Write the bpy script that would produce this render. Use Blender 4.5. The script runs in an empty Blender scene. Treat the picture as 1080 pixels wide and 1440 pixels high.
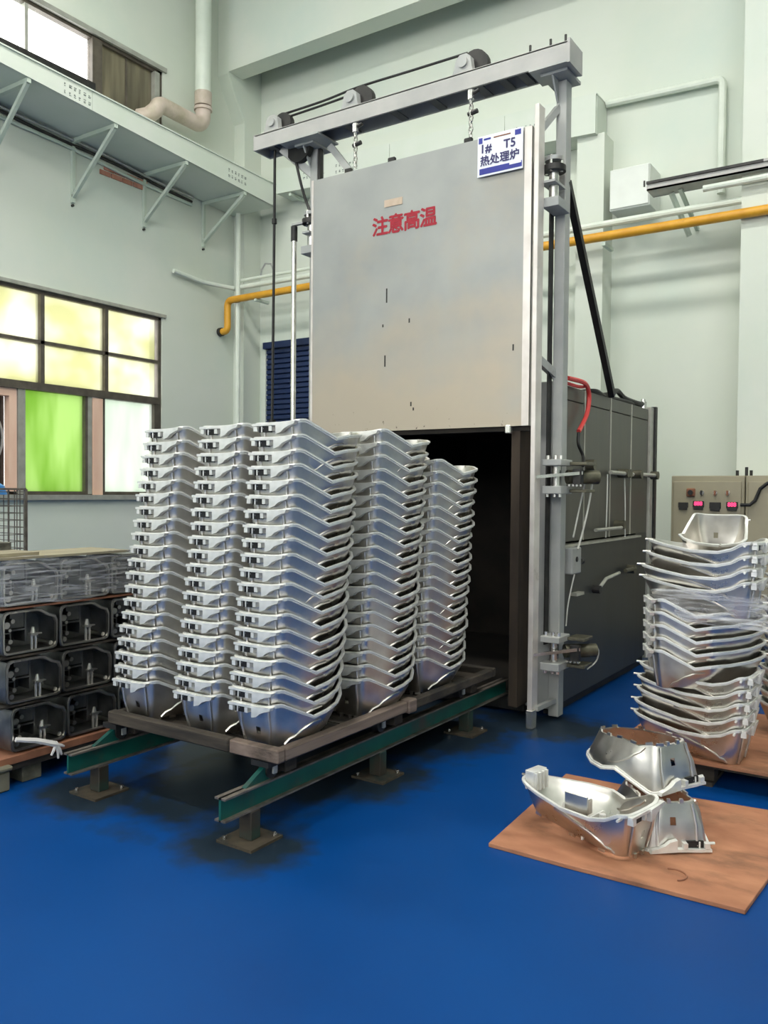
import bpy, bmesh, math, random
from mathutils import Vector, Matrix, Euler
random.seed(7)
R = math.radians
scene = bpy.context.scene
col = scene.collection

# ------------------------------------------------------------------ camera
cam_d = bpy.data.cameras.new('camera')
cam = bpy.data.objects.new('camera', cam_d)
col.objects.link(cam)
scene.camera = cam
cam_d.sensor_fit = 'VERTICAL'
cam_d.sensor_height = 36.0
cam_d.lens = 36.0 * 1175 / 1440
cam_d.clip_end = 200
_a, _p, _r = R(33.6), R(-1.45), R(0.5)
f0 = Vector((-math.sin(_a), math.cos(_a), 0)); r0 = Vector((math.cos(_a), math.sin(_a), 0)); u0 = Vector((0, 0, 1))
fw = f0 * math.cos(_p) + u0 * math.sin(_p); u1 = u0 * math.cos(_p) - f0 * math.sin(_p)
rt = r0 * math.cos(_r) + u1 * math.sin(_r); up = u1 * math.cos(_r) - r0 * math.sin(_r)
cam.matrix_world = Matrix(((rt.x, up.x, -fw.x, 0), (rt.y, up.y, -fw.y, 0), (rt.z, up.z, -fw.z, 1.5), (0, 0, 0, 1)))

# ------------------------------------------------------------------ world, lights, exposure
world = bpy.data.worlds.new('world'); scene.world = world
world.use_nodes = True
bg = world.node_tree.nodes['Background']
bg.inputs[0].default_value = (1.0, 1.0, 0.98, 1)
bg.inputs[1].default_value = 4.2
def area(name, loc, target, sx, sy, power, color=(1, 1, 1)):
    l = bpy.data.lights.new(name, 'AREA'); l.shape = 'RECTANGLE'; l.size = sx; l.size_y = sy
    l.energy = power; l.color = color
    o = bpy.data.objects.new(name, l); col.objects.link(o); o.location = loc
    o.rotation_euler = (Vector(target) - Vector(loc)).to_track_quat('-Z', 'Y').to_euler()
    return o
FILL_COLOR = (1.0, 0.99, 0.93)
for (x, y) in ((-6.0, 0.5), (-2.4, 0.5), (1.2, 0.5), (-6.0, 4.4), (-2.4, 4.4), (1.2, 4.4)):  # unseen area lights added overhead as fill, no fixtures modelled
    area('overhead_fill_light', (x, y, 8.6), (x, y, 0), 1.6, 0.7, 105, FILL_COLOR)
scene.view_settings.view_transform = 'Standard'
scene.view_settings.look = 'None'
scene.view_settings.exposure = 0.42
scene.view_settings.gamma = 1.0
scene.view_settings.use_curve_mapping = False

# ------------------------------------------------------------------ materials
MATS = {}
def lin(c):
    return tuple(((v / 255) / 12.92 if v / 255 <= 0.04045 else ((v / 255 + 0.055) / 1.055) ** 2.4) for v in c)
def mat(name, c1, c2=None, rough=0.5, metal=0.0, scale=6.0, detail=4.0, bump=0.0, rough2=None, stretch=None, c3=None, wear=(0.45, 0.62), coat=0.0, spec=None):
    """procedural: two tones mixed by noise, optional third tone for worn patches"""
    m = bpy.data.materials.new(name); m.use_nodes = True
    nt = m.node_tree; N = nt.nodes; L = nt.links
    b = N['Principled BSDF']
    tc = N.new('ShaderNodeTexCoord'); mp = N.new('ShaderNodeMapping')
    L.new(tc.outputs['Object'], mp.inputs[0])
    if stretch: mp.inputs['Scale'].default_value = stretch
    no = N.new('ShaderNodeTexNoise'); no.inputs['Scale'].default_value = scale; no.inputs['Detail'].default_value = detail
    L.new(mp.outputs[0], no.inputs['Vector'])
    cr = N.new('ShaderNodeValToRGB'); cr.color_ramp.elements[0].position = 0.35; cr.color_ramp.elements[1].position = 0.68
    c2 = c2 or tuple(min(255, v * 1.08) for v in c1)
    cr.color_ramp.elements[0].color = (*lin(c1), 1); cr.color_ramp.elements[1].color = (*lin(c2), 1)
    L.new(no.outputs['Fac'], cr.inputs[0])
    out = cr.outputs[0]
    if c3:
        n2 = N.new('ShaderNodeTexNoise'); n2.inputs['Scale'].default_value = scale * 0.37; n2.inputs['Detail'].default_value = 7; n2.inputs['Roughness'].default_value = 0.65
        L.new(mp.outputs[0], n2.inputs['Vector'])
        r2 = N.new('ShaderNodeValToRGB'); r2.color_ramp.elements[0].position = wear[0]; r2.color_ramp.elements[1].position = wear[1]
        r2.color_ramp.elements[0].color = (0, 0, 0, 1); r2.color_ramp.elements[1].color = (1, 1, 1, 1)
        L.new(n2.outputs['Fac'], r2.inputs[0])
        mx = N.new('ShaderNodeMix'); mx.data_type = 'RGBA'
        L.new(r2.outputs[0], mx.inputs['Factor']); L.new(out, mx.inputs[6]); mx.inputs[7].default_value = (*lin(c3), 1)
        out = mx.outputs[2]
    L.new(out, b.inputs['Base Color'])
    b.inputs['Metallic'].default_value = metal
    b.inputs['Roughness'].default_value = rough
    if spec is not None: b.inputs['Specular IOR Level'].default_value = spec
    if coat: b.inputs['Coat Weight'].default_value = coat; b.inputs['Coat Roughness'].default_value = 0.15
    if rough2 is not None:
        mr = N.new('ShaderNodeMapRange'); mr.inputs['To Min'].default_value = rough; mr.inputs['To Max'].default_value = rough2
        mr.inputs['From Min'].default_value = 0.3; mr.inputs['From Max'].default_value = 0.7
        L.new(no.outputs['Fac'], mr.inputs['Value']); L.new(mr.outputs[0], b.inputs['Roughness'])
    if bump:
        bp = N.new('ShaderNodeBump'); bp.inputs['Strength'].default_value = bump; bp.inputs['Distance'].default_value = 0.01
        L.new(no.outputs['Fac'], bp.inputs['Height']); L.new(bp.outputs[0], b.inputs['Normal'])
    MATS[name] = m
    return m
mat('mint_wall', (206, 213, 200), (213, 217, 207), 0.75, scale=0.9, c3=(199, 211, 201), wear=(0.5, 0.7), bump=0.03)
mat('mint_trim', (202, 211, 198), (210, 215, 206), 0.6, scale=2)
mat('mint_steel', (186, 199, 184), (196, 206, 194), 0.5, scale=5)
mat('cast_aluminium', (196, 192, 185), (226, 222, 215), 0.26, 1.0, scale=7, rough2=0.42, bump=0.08)
mat('machined_aluminium', (228, 227, 222), (242, 241, 237), 0.36, 0.5, scale=20, rough2=0.48)
mat('dull_aluminium', (104, 104, 103), (142, 142, 140), 0.34, 0.95, scale=9, rough2=0.55, bump=0.06)
mat('door_steel', (152, 154, 152), (166, 167, 163), 0.42, 0.35, scale=2.2, c3=(172, 163, 148), wear=(0.5, 0.75), rough2=0.5)
mat('edge_steel', (208, 200, 194), (226, 220, 214), 0.4, 0.45, scale=6, c3=(120, 105, 96), wear=(0.62, 0.75))
mat('side_steel', (90, 89, 82), (104, 102, 94), 0.42, 0.55, scale=14, stretch=(1, 1, 0.12), rough2=0.5)
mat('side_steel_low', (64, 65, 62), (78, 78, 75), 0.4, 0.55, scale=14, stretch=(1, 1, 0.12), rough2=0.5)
mat('seam_steel', (178, 176, 165), (200, 198, 188), 0.4, 0.5, scale=9)
mat('frame_grey', (160, 162, 160), (176, 176, 172), 0.5, 0.25, scale=5, c3=(140, 132, 124), wear=(0.6, 0.72))
mat('beam_grey', (164, 163, 160), (178, 176, 172), 0.5, 0.2, scale=5)
mat('beam_dark', (70, 70, 72), (88, 88, 90), 0.6, 0.2, scale=6)
mat('bright_steel', (200, 198, 192), (226, 224, 220), 0.25, 0.9, scale=14)
mat('dark_steel', (44, 44, 44), (62, 60, 58), 0.5, 0.5, scale=12)
mat('black_iron', (24, 24, 25), (38, 37, 36), 0.5, 0.3, scale=12)
mat('oily_brass', (86, 84, 70), (112, 108, 92), 0.45, 0.6, scale=20)
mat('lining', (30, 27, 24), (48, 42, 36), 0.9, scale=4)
mat('rust_jamb', (66, 55, 45), (36, 30, 26), 0.8, 0.2, scale=5, stretch=(1, 1, 0.3))
mat('rail_green', (10, 86, 76), (8, 70, 64), 0.45, scale=6, c3=(66, 62, 56), wear=(0.56, 0.68))
mat('rail_worn', (128, 120, 112), (92, 86, 80), 0.45, 0.4, scale=16)
mat('leg_green', (26, 62, 56), (48, 58, 50), 0.55, scale=8, c3=(52, 46, 38), wear=(0.45, 0.6))
mat('rusty_plate', (62, 55, 46), (84, 74, 60), 0.7, 0.2, scale=12, c3=(26, 44, 44), wear=(0.5, 0.65))
mat('old_timber', (104, 88, 78), (130, 113, 103), 0.8, scale=10, stretch=(1, 0.2, 3), c3=(64, 54, 46), wear=(0.48, 0.62), bump=0.15)
mat('dark_timber', (54, 47, 39), (76, 67, 57), 0.85, scale=10, stretch=(0.3, 1, 3), c3=(36, 32, 28), wear=(0.45, 0.6), bump=0.15)
mat('plywood', (152, 100, 72), (176, 122, 90), 0.75, scale=5, stretch=(0.9, 1.8, 1), c3=(104, 74, 54), wear=(0.5, 0.68), bump=0.05)
mat('pale_board', (132, 124, 104), (154, 146, 122), 0.8, scale=5, stretch=(2, 0.6, 1), c3=(140, 126, 100), wear=(0.5, 0.7))
mat('red_ply_edge', (150, 100, 74), (120, 78, 58), 0.8, scale=9)
mat('pvc_white', (208, 216, 204), (220, 226, 214), 0.4, scale=4)
mat('pvc_dirty', (204, 188, 178), (186, 172, 156), 0.5, scale=7, c3=(170, 160, 138), wear=(0.5, 0.65))
mat('yellow_pipe', (206, 146, 36), (222, 164, 48), 0.45, scale=6, c3=(170, 112, 26), wear=(0.58, 0.7))
mat('white_box', (214, 218, 212), (224, 228, 222), 0.5, scale=3)
mat('navy_shutter', (14, 34, 72), (22, 46, 90), 0.45, scale=4)
mat('beige_cabinet', (150, 142, 120), (160, 152, 128), 0.5, scale=3)
mat('window_frame', (78, 72, 64), (98, 90, 80), 0.5, 0.2, scale=8)
mat('window_alu', (158, 158, 150), (178, 178, 170), 0.4, 0.4, scale=8)
mat('peach_wood', (226, 184, 160), (236, 202, 180), 0.7, scale=6, stretch=(1, 1, 0.2), c3=(176, 130, 104), wear=(0.58, 0.7))
mat('brick_red', (170, 112, 92), (192, 140, 120), 0.85, scale=14)
mat('stain_ink', (104, 112, 108), (120, 128, 124), 0.8)
mat('sign_white', (236, 238, 246), (242, 244, 250), 0.45, scale=3)
mat('sign_blue', (36, 44, 138), (42, 52, 150), 0.45, scale=6)
mat('sign_ink', (40, 34, 92), (46, 38, 100), 0.5, scale=6)
mat('warning_red', (150, 10, 34), (168, 18, 44), 0.6, scale=40)
mat('faded_label', (182, 160, 138), (200, 180, 160), 0.6, scale=12)
mat('red_hose', (214, 58, 56), (228, 78, 74), 0.4, scale=9)
mat('cable_white', (204, 204, 196), (216, 216, 208), 0.45, scale=9)
mat('blue_plastic', (44, 126, 200), (58, 140, 212), 0.4, scale=4)
mat('grey_block', (104, 100, 84), (124, 120, 102), 0.85, scale=9, c3=(78, 74, 62), wear=(0.5, 0.64))
mat('white_plastic', (224, 220, 218), (236, 232, 230), 0.5, scale=9)
mat('dark_plastic', (30, 28, 27), (44, 42, 40), 0.5, scale=9)

def glow(name, color, strength, base=(60, 0, 10)):
    m = mat(name, base); b = m.node_tree.nodes['Principled BSDF']
    b.inputs['Emission Color'].default_value = (*lin(color), 1); b.inputs['Emission Strength'].default_value = strength
glow('display_red', (255, 60, 110), 1.6)

def pane(name, c1, c2, trans=0.75, scale=1.5, stretch=(1, 1, 1), bright=1.0):
    """frosted or filmed window glass: daylight comes through it diffusely"""
    m = bpy.data.materials.new(name); m.use_nodes = True
    nt = m.node_tree; N = nt.nodes; L = nt.links
    N.remove(N['Principled BSDF']); o = N['Material Output']
    tc = N.new('ShaderNodeTexCoord'); mp = N.new('ShaderNodeMapping'); mp.inputs['Scale'].default_value = stretch
    no = N.new('ShaderNodeTexNoise'); no.inputs['Scale'].default_value = scale; no.inputs['Detail'].default_value = 3
    L.new(tc.outputs['Object'], mp.inputs[0]); L.new(mp.outputs[0], no.inputs['Vector'])
    cr = N.new('ShaderNodeValToRGB'); cr.color_ramp.elements[0].position = 0.38; cr.color_ramp.elements[1].position = 0.62
    cr.color_ramp.elements[0].color = (*lin(c1), 1); cr.color_ramp.elements[1].color = (*lin(c2), 1)
    L.new(no.outputs['Fac'], cr.inputs[0])
    t = N.new('ShaderNodeBsdfTranslucent'); d = N.new('ShaderNodeBsdfPrincipled'); d.inputs['Roughness'].default_value = 0.2
    tr = N.new('ShaderNodeBsdfTransparent')
    L.new(cr.outputs[0], t.inputs[0]); L.new(cr.outputs[0], d.inputs['Base Color']); L.new(cr.outputs[0], tr.inputs[0])
    m0 = N.new('ShaderNodeMixShader'); m0.inputs[0].default_value = bright
    L.new(t.outputs[0], m0.inputs[1]); L.new(tr.outputs[0], m0.inputs[2])
    m1 = N.new('ShaderNodeMixShader'); m1.inputs[0].default_value = trans
    L.new(d.outputs[0], m1.inputs[1]); L.new(m0.outputs[0], m1.inputs[2])
    L.new(m1.outputs[0], o.inputs[0]); MATS[name] = m
pane('pane_frosted', (180, 180, 152), (208, 208, 200), 0.94, 1.0, (1, 1, 1.2), 0.55)
pane('pane_lime', (138, 166, 96), (166, 186, 136), 0.85, 1.2, (1, 2.5, 0.5), 0.4)
pane('pane_pale', (176, 184, 175), (190, 194, 188), 0.92, 1.2, (1, 2.5, 0.5), 0.5)
pane('pane_clear', (250, 254, 252), (255, 255, 255), 0.97, 1.0, (1, 1, 1), 1.0)
pane('pane_curtain', (96, 92, 78), (132, 126, 106), 0.35, 2.0, (1, 4, 0.4), 0.1)

def film(name, tint, alpha):
    m = bpy.data.materials.new(name); m.use_nodes = True
    nt = m.node_tree; N = nt.nodes; L = nt.links
    b = N['Principled BSDF']; o = N['Material Output']
    b.inputs['Base Color'].default_value = (*lin(tint), 1); b.inputs['Roughness'].default_value = 0.2
    tc = N.new('ShaderNodeTexCoord'); mp = N.new('ShaderNodeMapping'); mp.inputs['Scale'].default_value = (2, 2, 30)
    no = N.new('ShaderNodeTexNoise'); no.inputs['Scale'].default_value = 2.5; no.inputs['Detail'].default_value = 4
    L.new(tc.outputs['Object'], mp.inputs[0]); L.new(mp.outputs[0], no.inputs['Vector'])
    mr = N.new('ShaderNodeMapRange'); mr.inputs['From Min'].default_value = 0.4; mr.inputs['From Max'].default_value = 0.75
    mr.inputs['To Min'].default_value = alpha * 0.25; mr.inputs['To Max'].default_value = min(1, alpha * 1.8)
    L.new(no.outputs['Fac'], mr.inputs['Value'])
    tr = N.new('ShaderNodeBsdfTransparent'); mx = N.new('ShaderNodeMixShader')
    L.new(mr.outputs[0], mx.inputs[0]); L.new(tr.outputs[0], mx.inputs[1]); L.new(b.outputs[0], mx.inputs[2])
    L.new(mx.outputs[0], o.inputs[0]); MATS[name] = m
film('stretch_film', (228, 228, 232), 0.34)

# blue epoxy floor with oily grime at the rail legs, darker patches under the cart
def floor_material():
    m = mat('blue_floor', (1, 57, 118), (2, 64, 128), 0.36, scale=1.1, rough2=0.5, spec=0.16)
    nt = m.node_tree; N = nt.nodes; L = nt.links; b = N['Principled BSDF']
    src = b.inputs['Base Color'].links[0].from_socket
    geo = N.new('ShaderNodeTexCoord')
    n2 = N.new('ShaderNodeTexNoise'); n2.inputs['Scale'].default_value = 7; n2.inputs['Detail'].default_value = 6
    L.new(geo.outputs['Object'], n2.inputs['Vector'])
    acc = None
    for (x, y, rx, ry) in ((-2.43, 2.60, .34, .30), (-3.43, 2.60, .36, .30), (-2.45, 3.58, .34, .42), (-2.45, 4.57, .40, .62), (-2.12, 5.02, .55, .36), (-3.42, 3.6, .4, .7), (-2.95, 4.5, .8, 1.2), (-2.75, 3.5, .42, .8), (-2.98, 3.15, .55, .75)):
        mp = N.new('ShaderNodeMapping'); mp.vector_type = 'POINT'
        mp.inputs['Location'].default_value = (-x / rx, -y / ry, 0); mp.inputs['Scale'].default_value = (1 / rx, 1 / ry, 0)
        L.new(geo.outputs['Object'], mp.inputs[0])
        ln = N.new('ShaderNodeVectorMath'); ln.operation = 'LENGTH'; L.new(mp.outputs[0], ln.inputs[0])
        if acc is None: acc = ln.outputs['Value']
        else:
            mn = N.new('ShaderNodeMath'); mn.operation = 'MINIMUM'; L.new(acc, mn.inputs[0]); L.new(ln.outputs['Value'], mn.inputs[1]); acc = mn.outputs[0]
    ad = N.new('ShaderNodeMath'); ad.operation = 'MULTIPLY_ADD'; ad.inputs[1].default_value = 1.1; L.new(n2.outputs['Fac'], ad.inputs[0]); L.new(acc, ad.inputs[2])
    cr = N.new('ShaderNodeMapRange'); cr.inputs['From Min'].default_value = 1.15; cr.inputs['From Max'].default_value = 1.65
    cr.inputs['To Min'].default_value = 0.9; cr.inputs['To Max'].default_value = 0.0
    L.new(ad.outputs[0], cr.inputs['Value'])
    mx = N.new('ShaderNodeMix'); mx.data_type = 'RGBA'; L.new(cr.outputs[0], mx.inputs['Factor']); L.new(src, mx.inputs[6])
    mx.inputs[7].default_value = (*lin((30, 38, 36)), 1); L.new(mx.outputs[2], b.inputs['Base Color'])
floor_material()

# steel door: grey sheet, straw-coloured heat tint low down and at the edges
def door_material():
    m = MATS['door_steel']; nt = m.node_tree; N = nt.nodes; L = nt.links; b = N['Principled BSDF']
    src = b.inputs['Base Color'].links[0].from_socket
    tc = N.new('ShaderNodeTexCoord'); sp = N.new('ShaderNodeSeparateXYZ'); L.new(tc.outputs['Object'], sp.inputs[0])
    no = N.new('ShaderNodeTexNoise'); no.inputs['Scale'].default_value = 2.0; no.inputs['Detail'].default_value = 5; L.new(tc.outputs['Object'], no.inputs['Vector'])
    a1 = N.new('ShaderNodeMath'); a1.operation = 'MULTIPLY_ADD'; a1.inputs[1].default_value = 1.6; L.new(no.outputs['Fac'], a1.inputs[0]); L.new(sp.outputs['Z'], a1.inputs[2])
    r1 = N.new('ShaderNodeMapRange'); r1.inputs['From Min'].default_value = 1.0; r1.inputs['From Max'].default_value = 1.75; r1.inputs['To Min'].default_value = 0.8; r1.inputs['To Max'].default_value = 0
    L.new(a1.outputs[0], r1.inputs['Value'])
    mx = N.new('ShaderNodeMix'); mx.data_type = 'RGBA'; L.new(r1.outputs[0], mx.inputs['Factor']); L.new(src, mx.inputs[6]); mx.inputs[7].default_value = (*lin((186, 172, 152)), 1)
    # dark soot spots along the bottom
    n2 = N.new('ShaderNodeTexNoise'); n2.inputs['Scale'].default_value = 26; n2.inputs['Detail'].default_value = 3; L.new(tc.outputs['Object'], n2.inputs['Vector'])
    a2 = N.new('ShaderNodeMath'); a2.operation = 'MULTIPLY_ADD'; a2.inputs[1].default_value = -0.32; L.new(sp.outputs['Z'], a2.inputs[0]); L.new(n2.outputs['Fac'], a2.inputs[2])
    r2 = N.new('ShaderNodeMapRange'); r2.inputs['From Min'].default_value = 0.66; r2.inputs['From Max'].default_value = 0.72; L.new(a2.outputs[0], r2.inputs['Value'])
    m2 = N.new('ShaderNodeMix'); m2.data_type = 'RGBA'; L.new(r2.outputs[0], m2.inputs['Factor']); L.new(mx.outputs[2], m2.inputs[6]); m2.inputs[7].default_value = (*lin((70, 60, 54)), 1)
    L.new(m2.outputs[2], b.inputs['Base Color'])
door_material()

# ------------------------------------------------------------------ mesh helpers
ORI = {}
class MB:
    def __init__(s): s.v = []; s.f = []
    def add(s, vs, fs):
        o = len(s.v); s.v += [tuple(v) for v in vs]; s.f += [tuple(i + o for i in f) for f in fs]; return s
    def box(s, a, b, M=None):
        (x0, y0, z0), (x1, y1, z1) = a, b
        vs = [(x0, y0, z0), (x1, y0, z0), (x1, y1, z0), (x0, y1, z0), (x0, y0, z1), (x1, y0, z1), (x1, y1, z1), (x0, y1, z1)]
        if M is not None: vs = [M @ Vector(v) for v in vs]
        return s.add(vs, [(0, 3, 2, 1), (4, 5, 6, 7), (0, 1, 5, 4), (1, 2, 6, 5), (2, 3, 7, 6), (3, 0, 4, 7)])
    def bar(s, p0, p1, w, h=None, upv=(0, 0, 1)):
        """square bar between two points"""
        h = h or w
        p0 = Vector(p0); p1 = Vector(p1); d = (p1 - p0).normalized(); u = Vector(upv)
        if abs(d.dot(u)) > 0.98: u = Vector((0, 1, 0))
        sx = d.cross(u).normalized(); sy = sx.cross(d).normalized()
        vs = []
        for p in (p0, p1):
            for a, b in ((-1, -1), (1, -1), (1, 1), (-1, 1)): vs.append(p + sx * a * w / 2 + sy * b * h / 2)
        return s.add(vs, [(3, 2, 1, 0), (4, 5, 6, 7), (0, 1, 5, 4), (1, 2, 6, 5), (2, 3, 7, 6), (3, 0, 4, 7)])
    def tube(s, pts, r, seg=10, r2=None):
        pts = [Vector(p) for p in pts]; n = len(pts); base = len(s.v); prev = None
        for i, p in enumerate(pts):
            d = (pts[min(i + 1, n - 1)] - pts[max(i - 1, 0)]).normalized()
            if prev is None:
                u = Vector((0, 0, 1)) if abs(d.z) < 0.9 else Vector((1, 0, 0))
                sx = d.cross(u).normalized()
            else:
                sx = (prev - d * prev.dot(d)).normalized()
            prev = sx; sy = d.cross(sx)
            rr = r if r2 is None else r + (r2 - r) * i / (n - 1)
            for k in range(seg):
                t = 2 * math.pi * k / seg
                s.v.append(tuple(p + sx * math.cos(t) * rr + sy * math.sin(t) * rr))
        for i in range(n - 1):
            for k in range(seg):
                a = base + i * seg + k; b = base + i * seg + (k + 1) % seg
                s.f.append((a, b, b + seg, a + seg))
        s.f.append(tuple(base + k for k in reversed(range(seg)))); s.f.append(tuple(base + (n - 1) * seg + k for k in range(seg)))
        return s
    def prism(s, poly, axis, a, b):
        """extrude a 2-D polygon along an axis ('x': poly is (y,z); 'y': (x,z); 'z': (x,y))"""
        def P(q, t):
            return {'x': (t, q[0], q[1]), 'y': (q[0], t, q[1]), 'z': (q[0], q[1], t)}[axis]
        n = len(poly); vs = [P(q, a) for q in poly] + [P(q, b) for q in poly]
        return s.add(vs, [tuple(range(n))[::-1], tuple(range(n, 2 * n))] + [(i, (i + 1) % n, n + (i + 1) % n, n + i) for i in range(n)])
    def mesh(s, name, origin=(0, 0, 0), smooth=False, bevel=0.0, angle=35):
        me = bpy.data.meshes.new(name)
        o = Vector(origin)
        me.from_pydata([tuple(Vector(v) - o) for v in s.v], [], s.f)
        bm = bmesh.new(); bm.from_mesh(me)
        bmesh.ops.recalc_face_normals(bm, faces=bm.faces)
        if bevel:
            es = [e for e in bm.edges if len(e.link_faces) == 2 and e.calc_face_angle(0) > R(40)]
            bmesh.ops.bevel(bm, geom=es, offset=bevel, segments=1, affect='EDGES', clamp_overlap=True)
        bm.to_mesh(me); bm.free()
        if smooth:
            me.shade_smooth(); me.set_sharp_from_angle(angle=R(angle))
        return me
    def build(s, name, m, parent=None, smooth=False, bevel=0.0, origin=None, angle=35):
        if parent is not None: origin = ORI.get(parent, (0, 0, 0))
        elif origin is None:
            xs, ys, zs = zip(*s.v); origin = ((min(xs) + max(xs)) / 2, (min(ys) + max(ys)) / 2, min(zs))
        me = s.mesh(name, origin, smooth, bevel, angle)
        me.materials.append(MATS[m])
        o = bpy.data.objects.new(name, me); col.objects.link(o)
        if parent is not None: o.parent = parent; ORI[o] = origin
        else: o.location = origin; ORI[o] = tuple(origin)
        return o
def tag(o, label, cat=None, group=None, kind=None):
    if label: o['label'] = label
    if cat: o['category'] = cat
    if group: o['group'] = group
    if kind: o['kind'] = kind
    return o
def thing(name, label, cat, loc, group=None, rot=None):
    o = bpy.data.objects.new(name, None); col.objects.link(o); o.location = loc; o.empty_display_size = 0.1
    if rot: o.rotation_euler = rot
    ORI[o] = tuple(loc)
    return tag(o, label, cat, group)
def part(name, me, m, parent):
    """child that uses local coordinates"""
    if not me.materials: me.materials.append(MATS[m])
    o = bpy.data.objects.new(name, me); col.objects.link(o); o.parent = parent
    return o
def struct(o): o['kind'] = 'structure'; return o
def text_mesh(body, size, font_w=0.0, depth=0.0, bold=0.0):
    c = bpy.data.curves.new('lettering', 'FONT'); c.body = body; c.size = size; c.align_x = 'CENTER'; c.align_y = 'CENTER'
    c.offset = font_w; c.extrude = depth
    o = bpy.data.objects.new('lettering', c); col.objects.link(o)
    dg = bpy.context.evaluated_depsgraph_get()
    me = bpy.data.meshes.new_from_object(o.evaluated_get(dg))
    bpy.data.objects.remove(o); bpy.data.curves.remove(c)
    if bold:
        mb = MB(); vs = [v.co.copy() for v in me.vertices]; fs = [tuple(p.vertices) for p in me.polygons]
        for q, (dx, dy) in enumerate(((0, 0), (bold, 0), (-bold, 0), (0, bold), (0, -bold), (bold * .7, bold * .7), (-bold * .7, -bold * .7))):
            mb.add([v + Vector((dx, dy, q * 0.0001)) for v in vs], fs)
        me = bpy.data.meshes.new('lettering'); me.from_pydata(mb.v, [], mb.f)
    return me
ORD = ['', 'top', 'second', 'third', 'fourth', 'fifth', 'sixth', 'seventh', 'eighth', 'ninth', 'tenth', 'eleventh', 'twelfth', 'thirteenth', 'fourteenth', 'fifteenth', 'sixteenth', 'seventeenth', 'eighteenth', 'nineteenth', 'twentieth']

# ================================================================== THE HALL
XL, YB = -8.6, 9.3          # left wall, back wall
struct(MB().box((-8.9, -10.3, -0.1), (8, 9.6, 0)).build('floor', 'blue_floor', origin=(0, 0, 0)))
struct(MB().box((-8.9, -10.3, 9.2), (8, 9.6, 9.4)).build('ceiling', 'mint_wall', origin=(0, 0, 9.2)))
struct(MB().box((7.7, -10, 0), (8, 9.6, 9.2)).build('wall_right', 'mint_wall', origin=(7.7, 0, 0)))
wq = MB()
for a, b in ((0, 3.2), (8.8, 9.2)): wq.box((-8.9, -10.3, a), (8, -10, b))
for x in (-8.9, -5.6, -2.3, 1.0, 4.3, 7.5): wq.box((x, -10.3, 3.2), (x + 0.5, -10, 8.8))
struct(wq.build('wall_rear', 'mint_wall', origin=(0, -10, 0)))

# left wall with openings: lower window Y 4.1..7.61 z 1.41..3.77 ; upper window Y 2.0..7.61 z 6.0..7.02
def wall_with_holes(name, m):
    mb = MB(); x0, x1 = XL - 0.25, XL
    ys = [-10.3, 2.0, 4.1, 7.61, 9.6]; zs = [0, 1.41, 3.77, 5.95, 6.98, 9.2]
    holes = {(2, 1), (1, 3), (2, 3)}
    for i in range(4):
        for j in range(5):
            if (i, j) in holes: continue
            mb.box((x0, ys[i], zs[j]), (x1, ys[i + 1], zs[j + 1]))
    return mb.build(name, m, origin=(XL, 0, 0))
wl = struct(wall_with_holes('wall_left', 'mint_wall'))
wb = struct(MB().box((XL - 0.3, YB, 0), (8, YB + 0.3, 9.2)).build('wall_back', 'mint_wall', origin=(0, YB, 0)))
# corner column with haunch, and the deep beam along the back wall
cc = MB().prism([(8.95, 0), (9.3, 0), (9.3, 9.2), (8.62, 9.2), (8.62, 7.32), (8.72, 7.12), (8.95, 6.75)], 'x', XL, XL + 0.2)
struct(cc.build('trim_1', 'mint_wall', origin=(XL, 9.0, 0)))
bm_ = MB().box((XL + 0.2, 8.62, 7.34), (8, 8.9, 9.2)); struct(bm_.build('trim_2', 'mint_wall', origin=(0, 8.62, 7.34)))
# pilaster right of the furnace and the wide column at the right edge
struct(MB().box((-3.44, 9.0, 0), (-3.13, 9.3, 5.44)).build('trim_3', 'mint_wall', origin=(-3.2, 9.0, 0)))
struct(MB().box((-1.66, 8.72, 0), (-0.4, 9.3, 8.9)).build('trim_4', 'mint_wall', origin=(-1, 9.0, 0)))

# ---- ledge (boxed duct) along left wall, then along the back wall, on steel brackets
dz0 = 5.44
def zb(y): return 5.700 - 0.0593 * (y - 4.6)
def zt(y): return 5.866 - 0.029 * (y - 4.6)
def slab(x0, x1, y0, y1, f0, f1):
    """box whose bottom and top heights follow functions of y"""
    return MB().add([(x0, y0, f0(y0)), (x1, y0, f0(y0)), (x1, y1, f0(y1)), (x0, y1, f0(y1)), (x0, y0, f1(y0)), (x1, y0, f1(y0)), (x1, y1, f1(y1)), (x0, y1, f1(y1))],
                    [(0, 3, 2, 1), (4, 5, 6, 7), (0, 1, 5, 4), (1, 2, 6, 5), (2, 3, 7, 6), (3, 0, 4, 7)])
d1 = thing('ledge_duct', 'mint boxed ledge running high along the left wall under upper window', 'ledge', (-8.2, 3.0, dz0))
slab(XL + 0.02, -7.8, -1.0, 8.93, zb, lambda y: zb(y) + 0.02).build('bottom_panel', 'mint_trim', d1)
for (y0, y1) in ((-1.0, 2.6), (2.605, 5.9), (5.905, 8.93)):
    slab(-7.82, -7.79, y0, y1, zb, zt).build('fascia_panel', 'mint_trim', d1)
slab(XL + 0.02, -7.775, -1.0, 8.93, zt, lambda y: zt(y) + 0.015).build('top_panel', 'mint_trim', d1)
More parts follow.
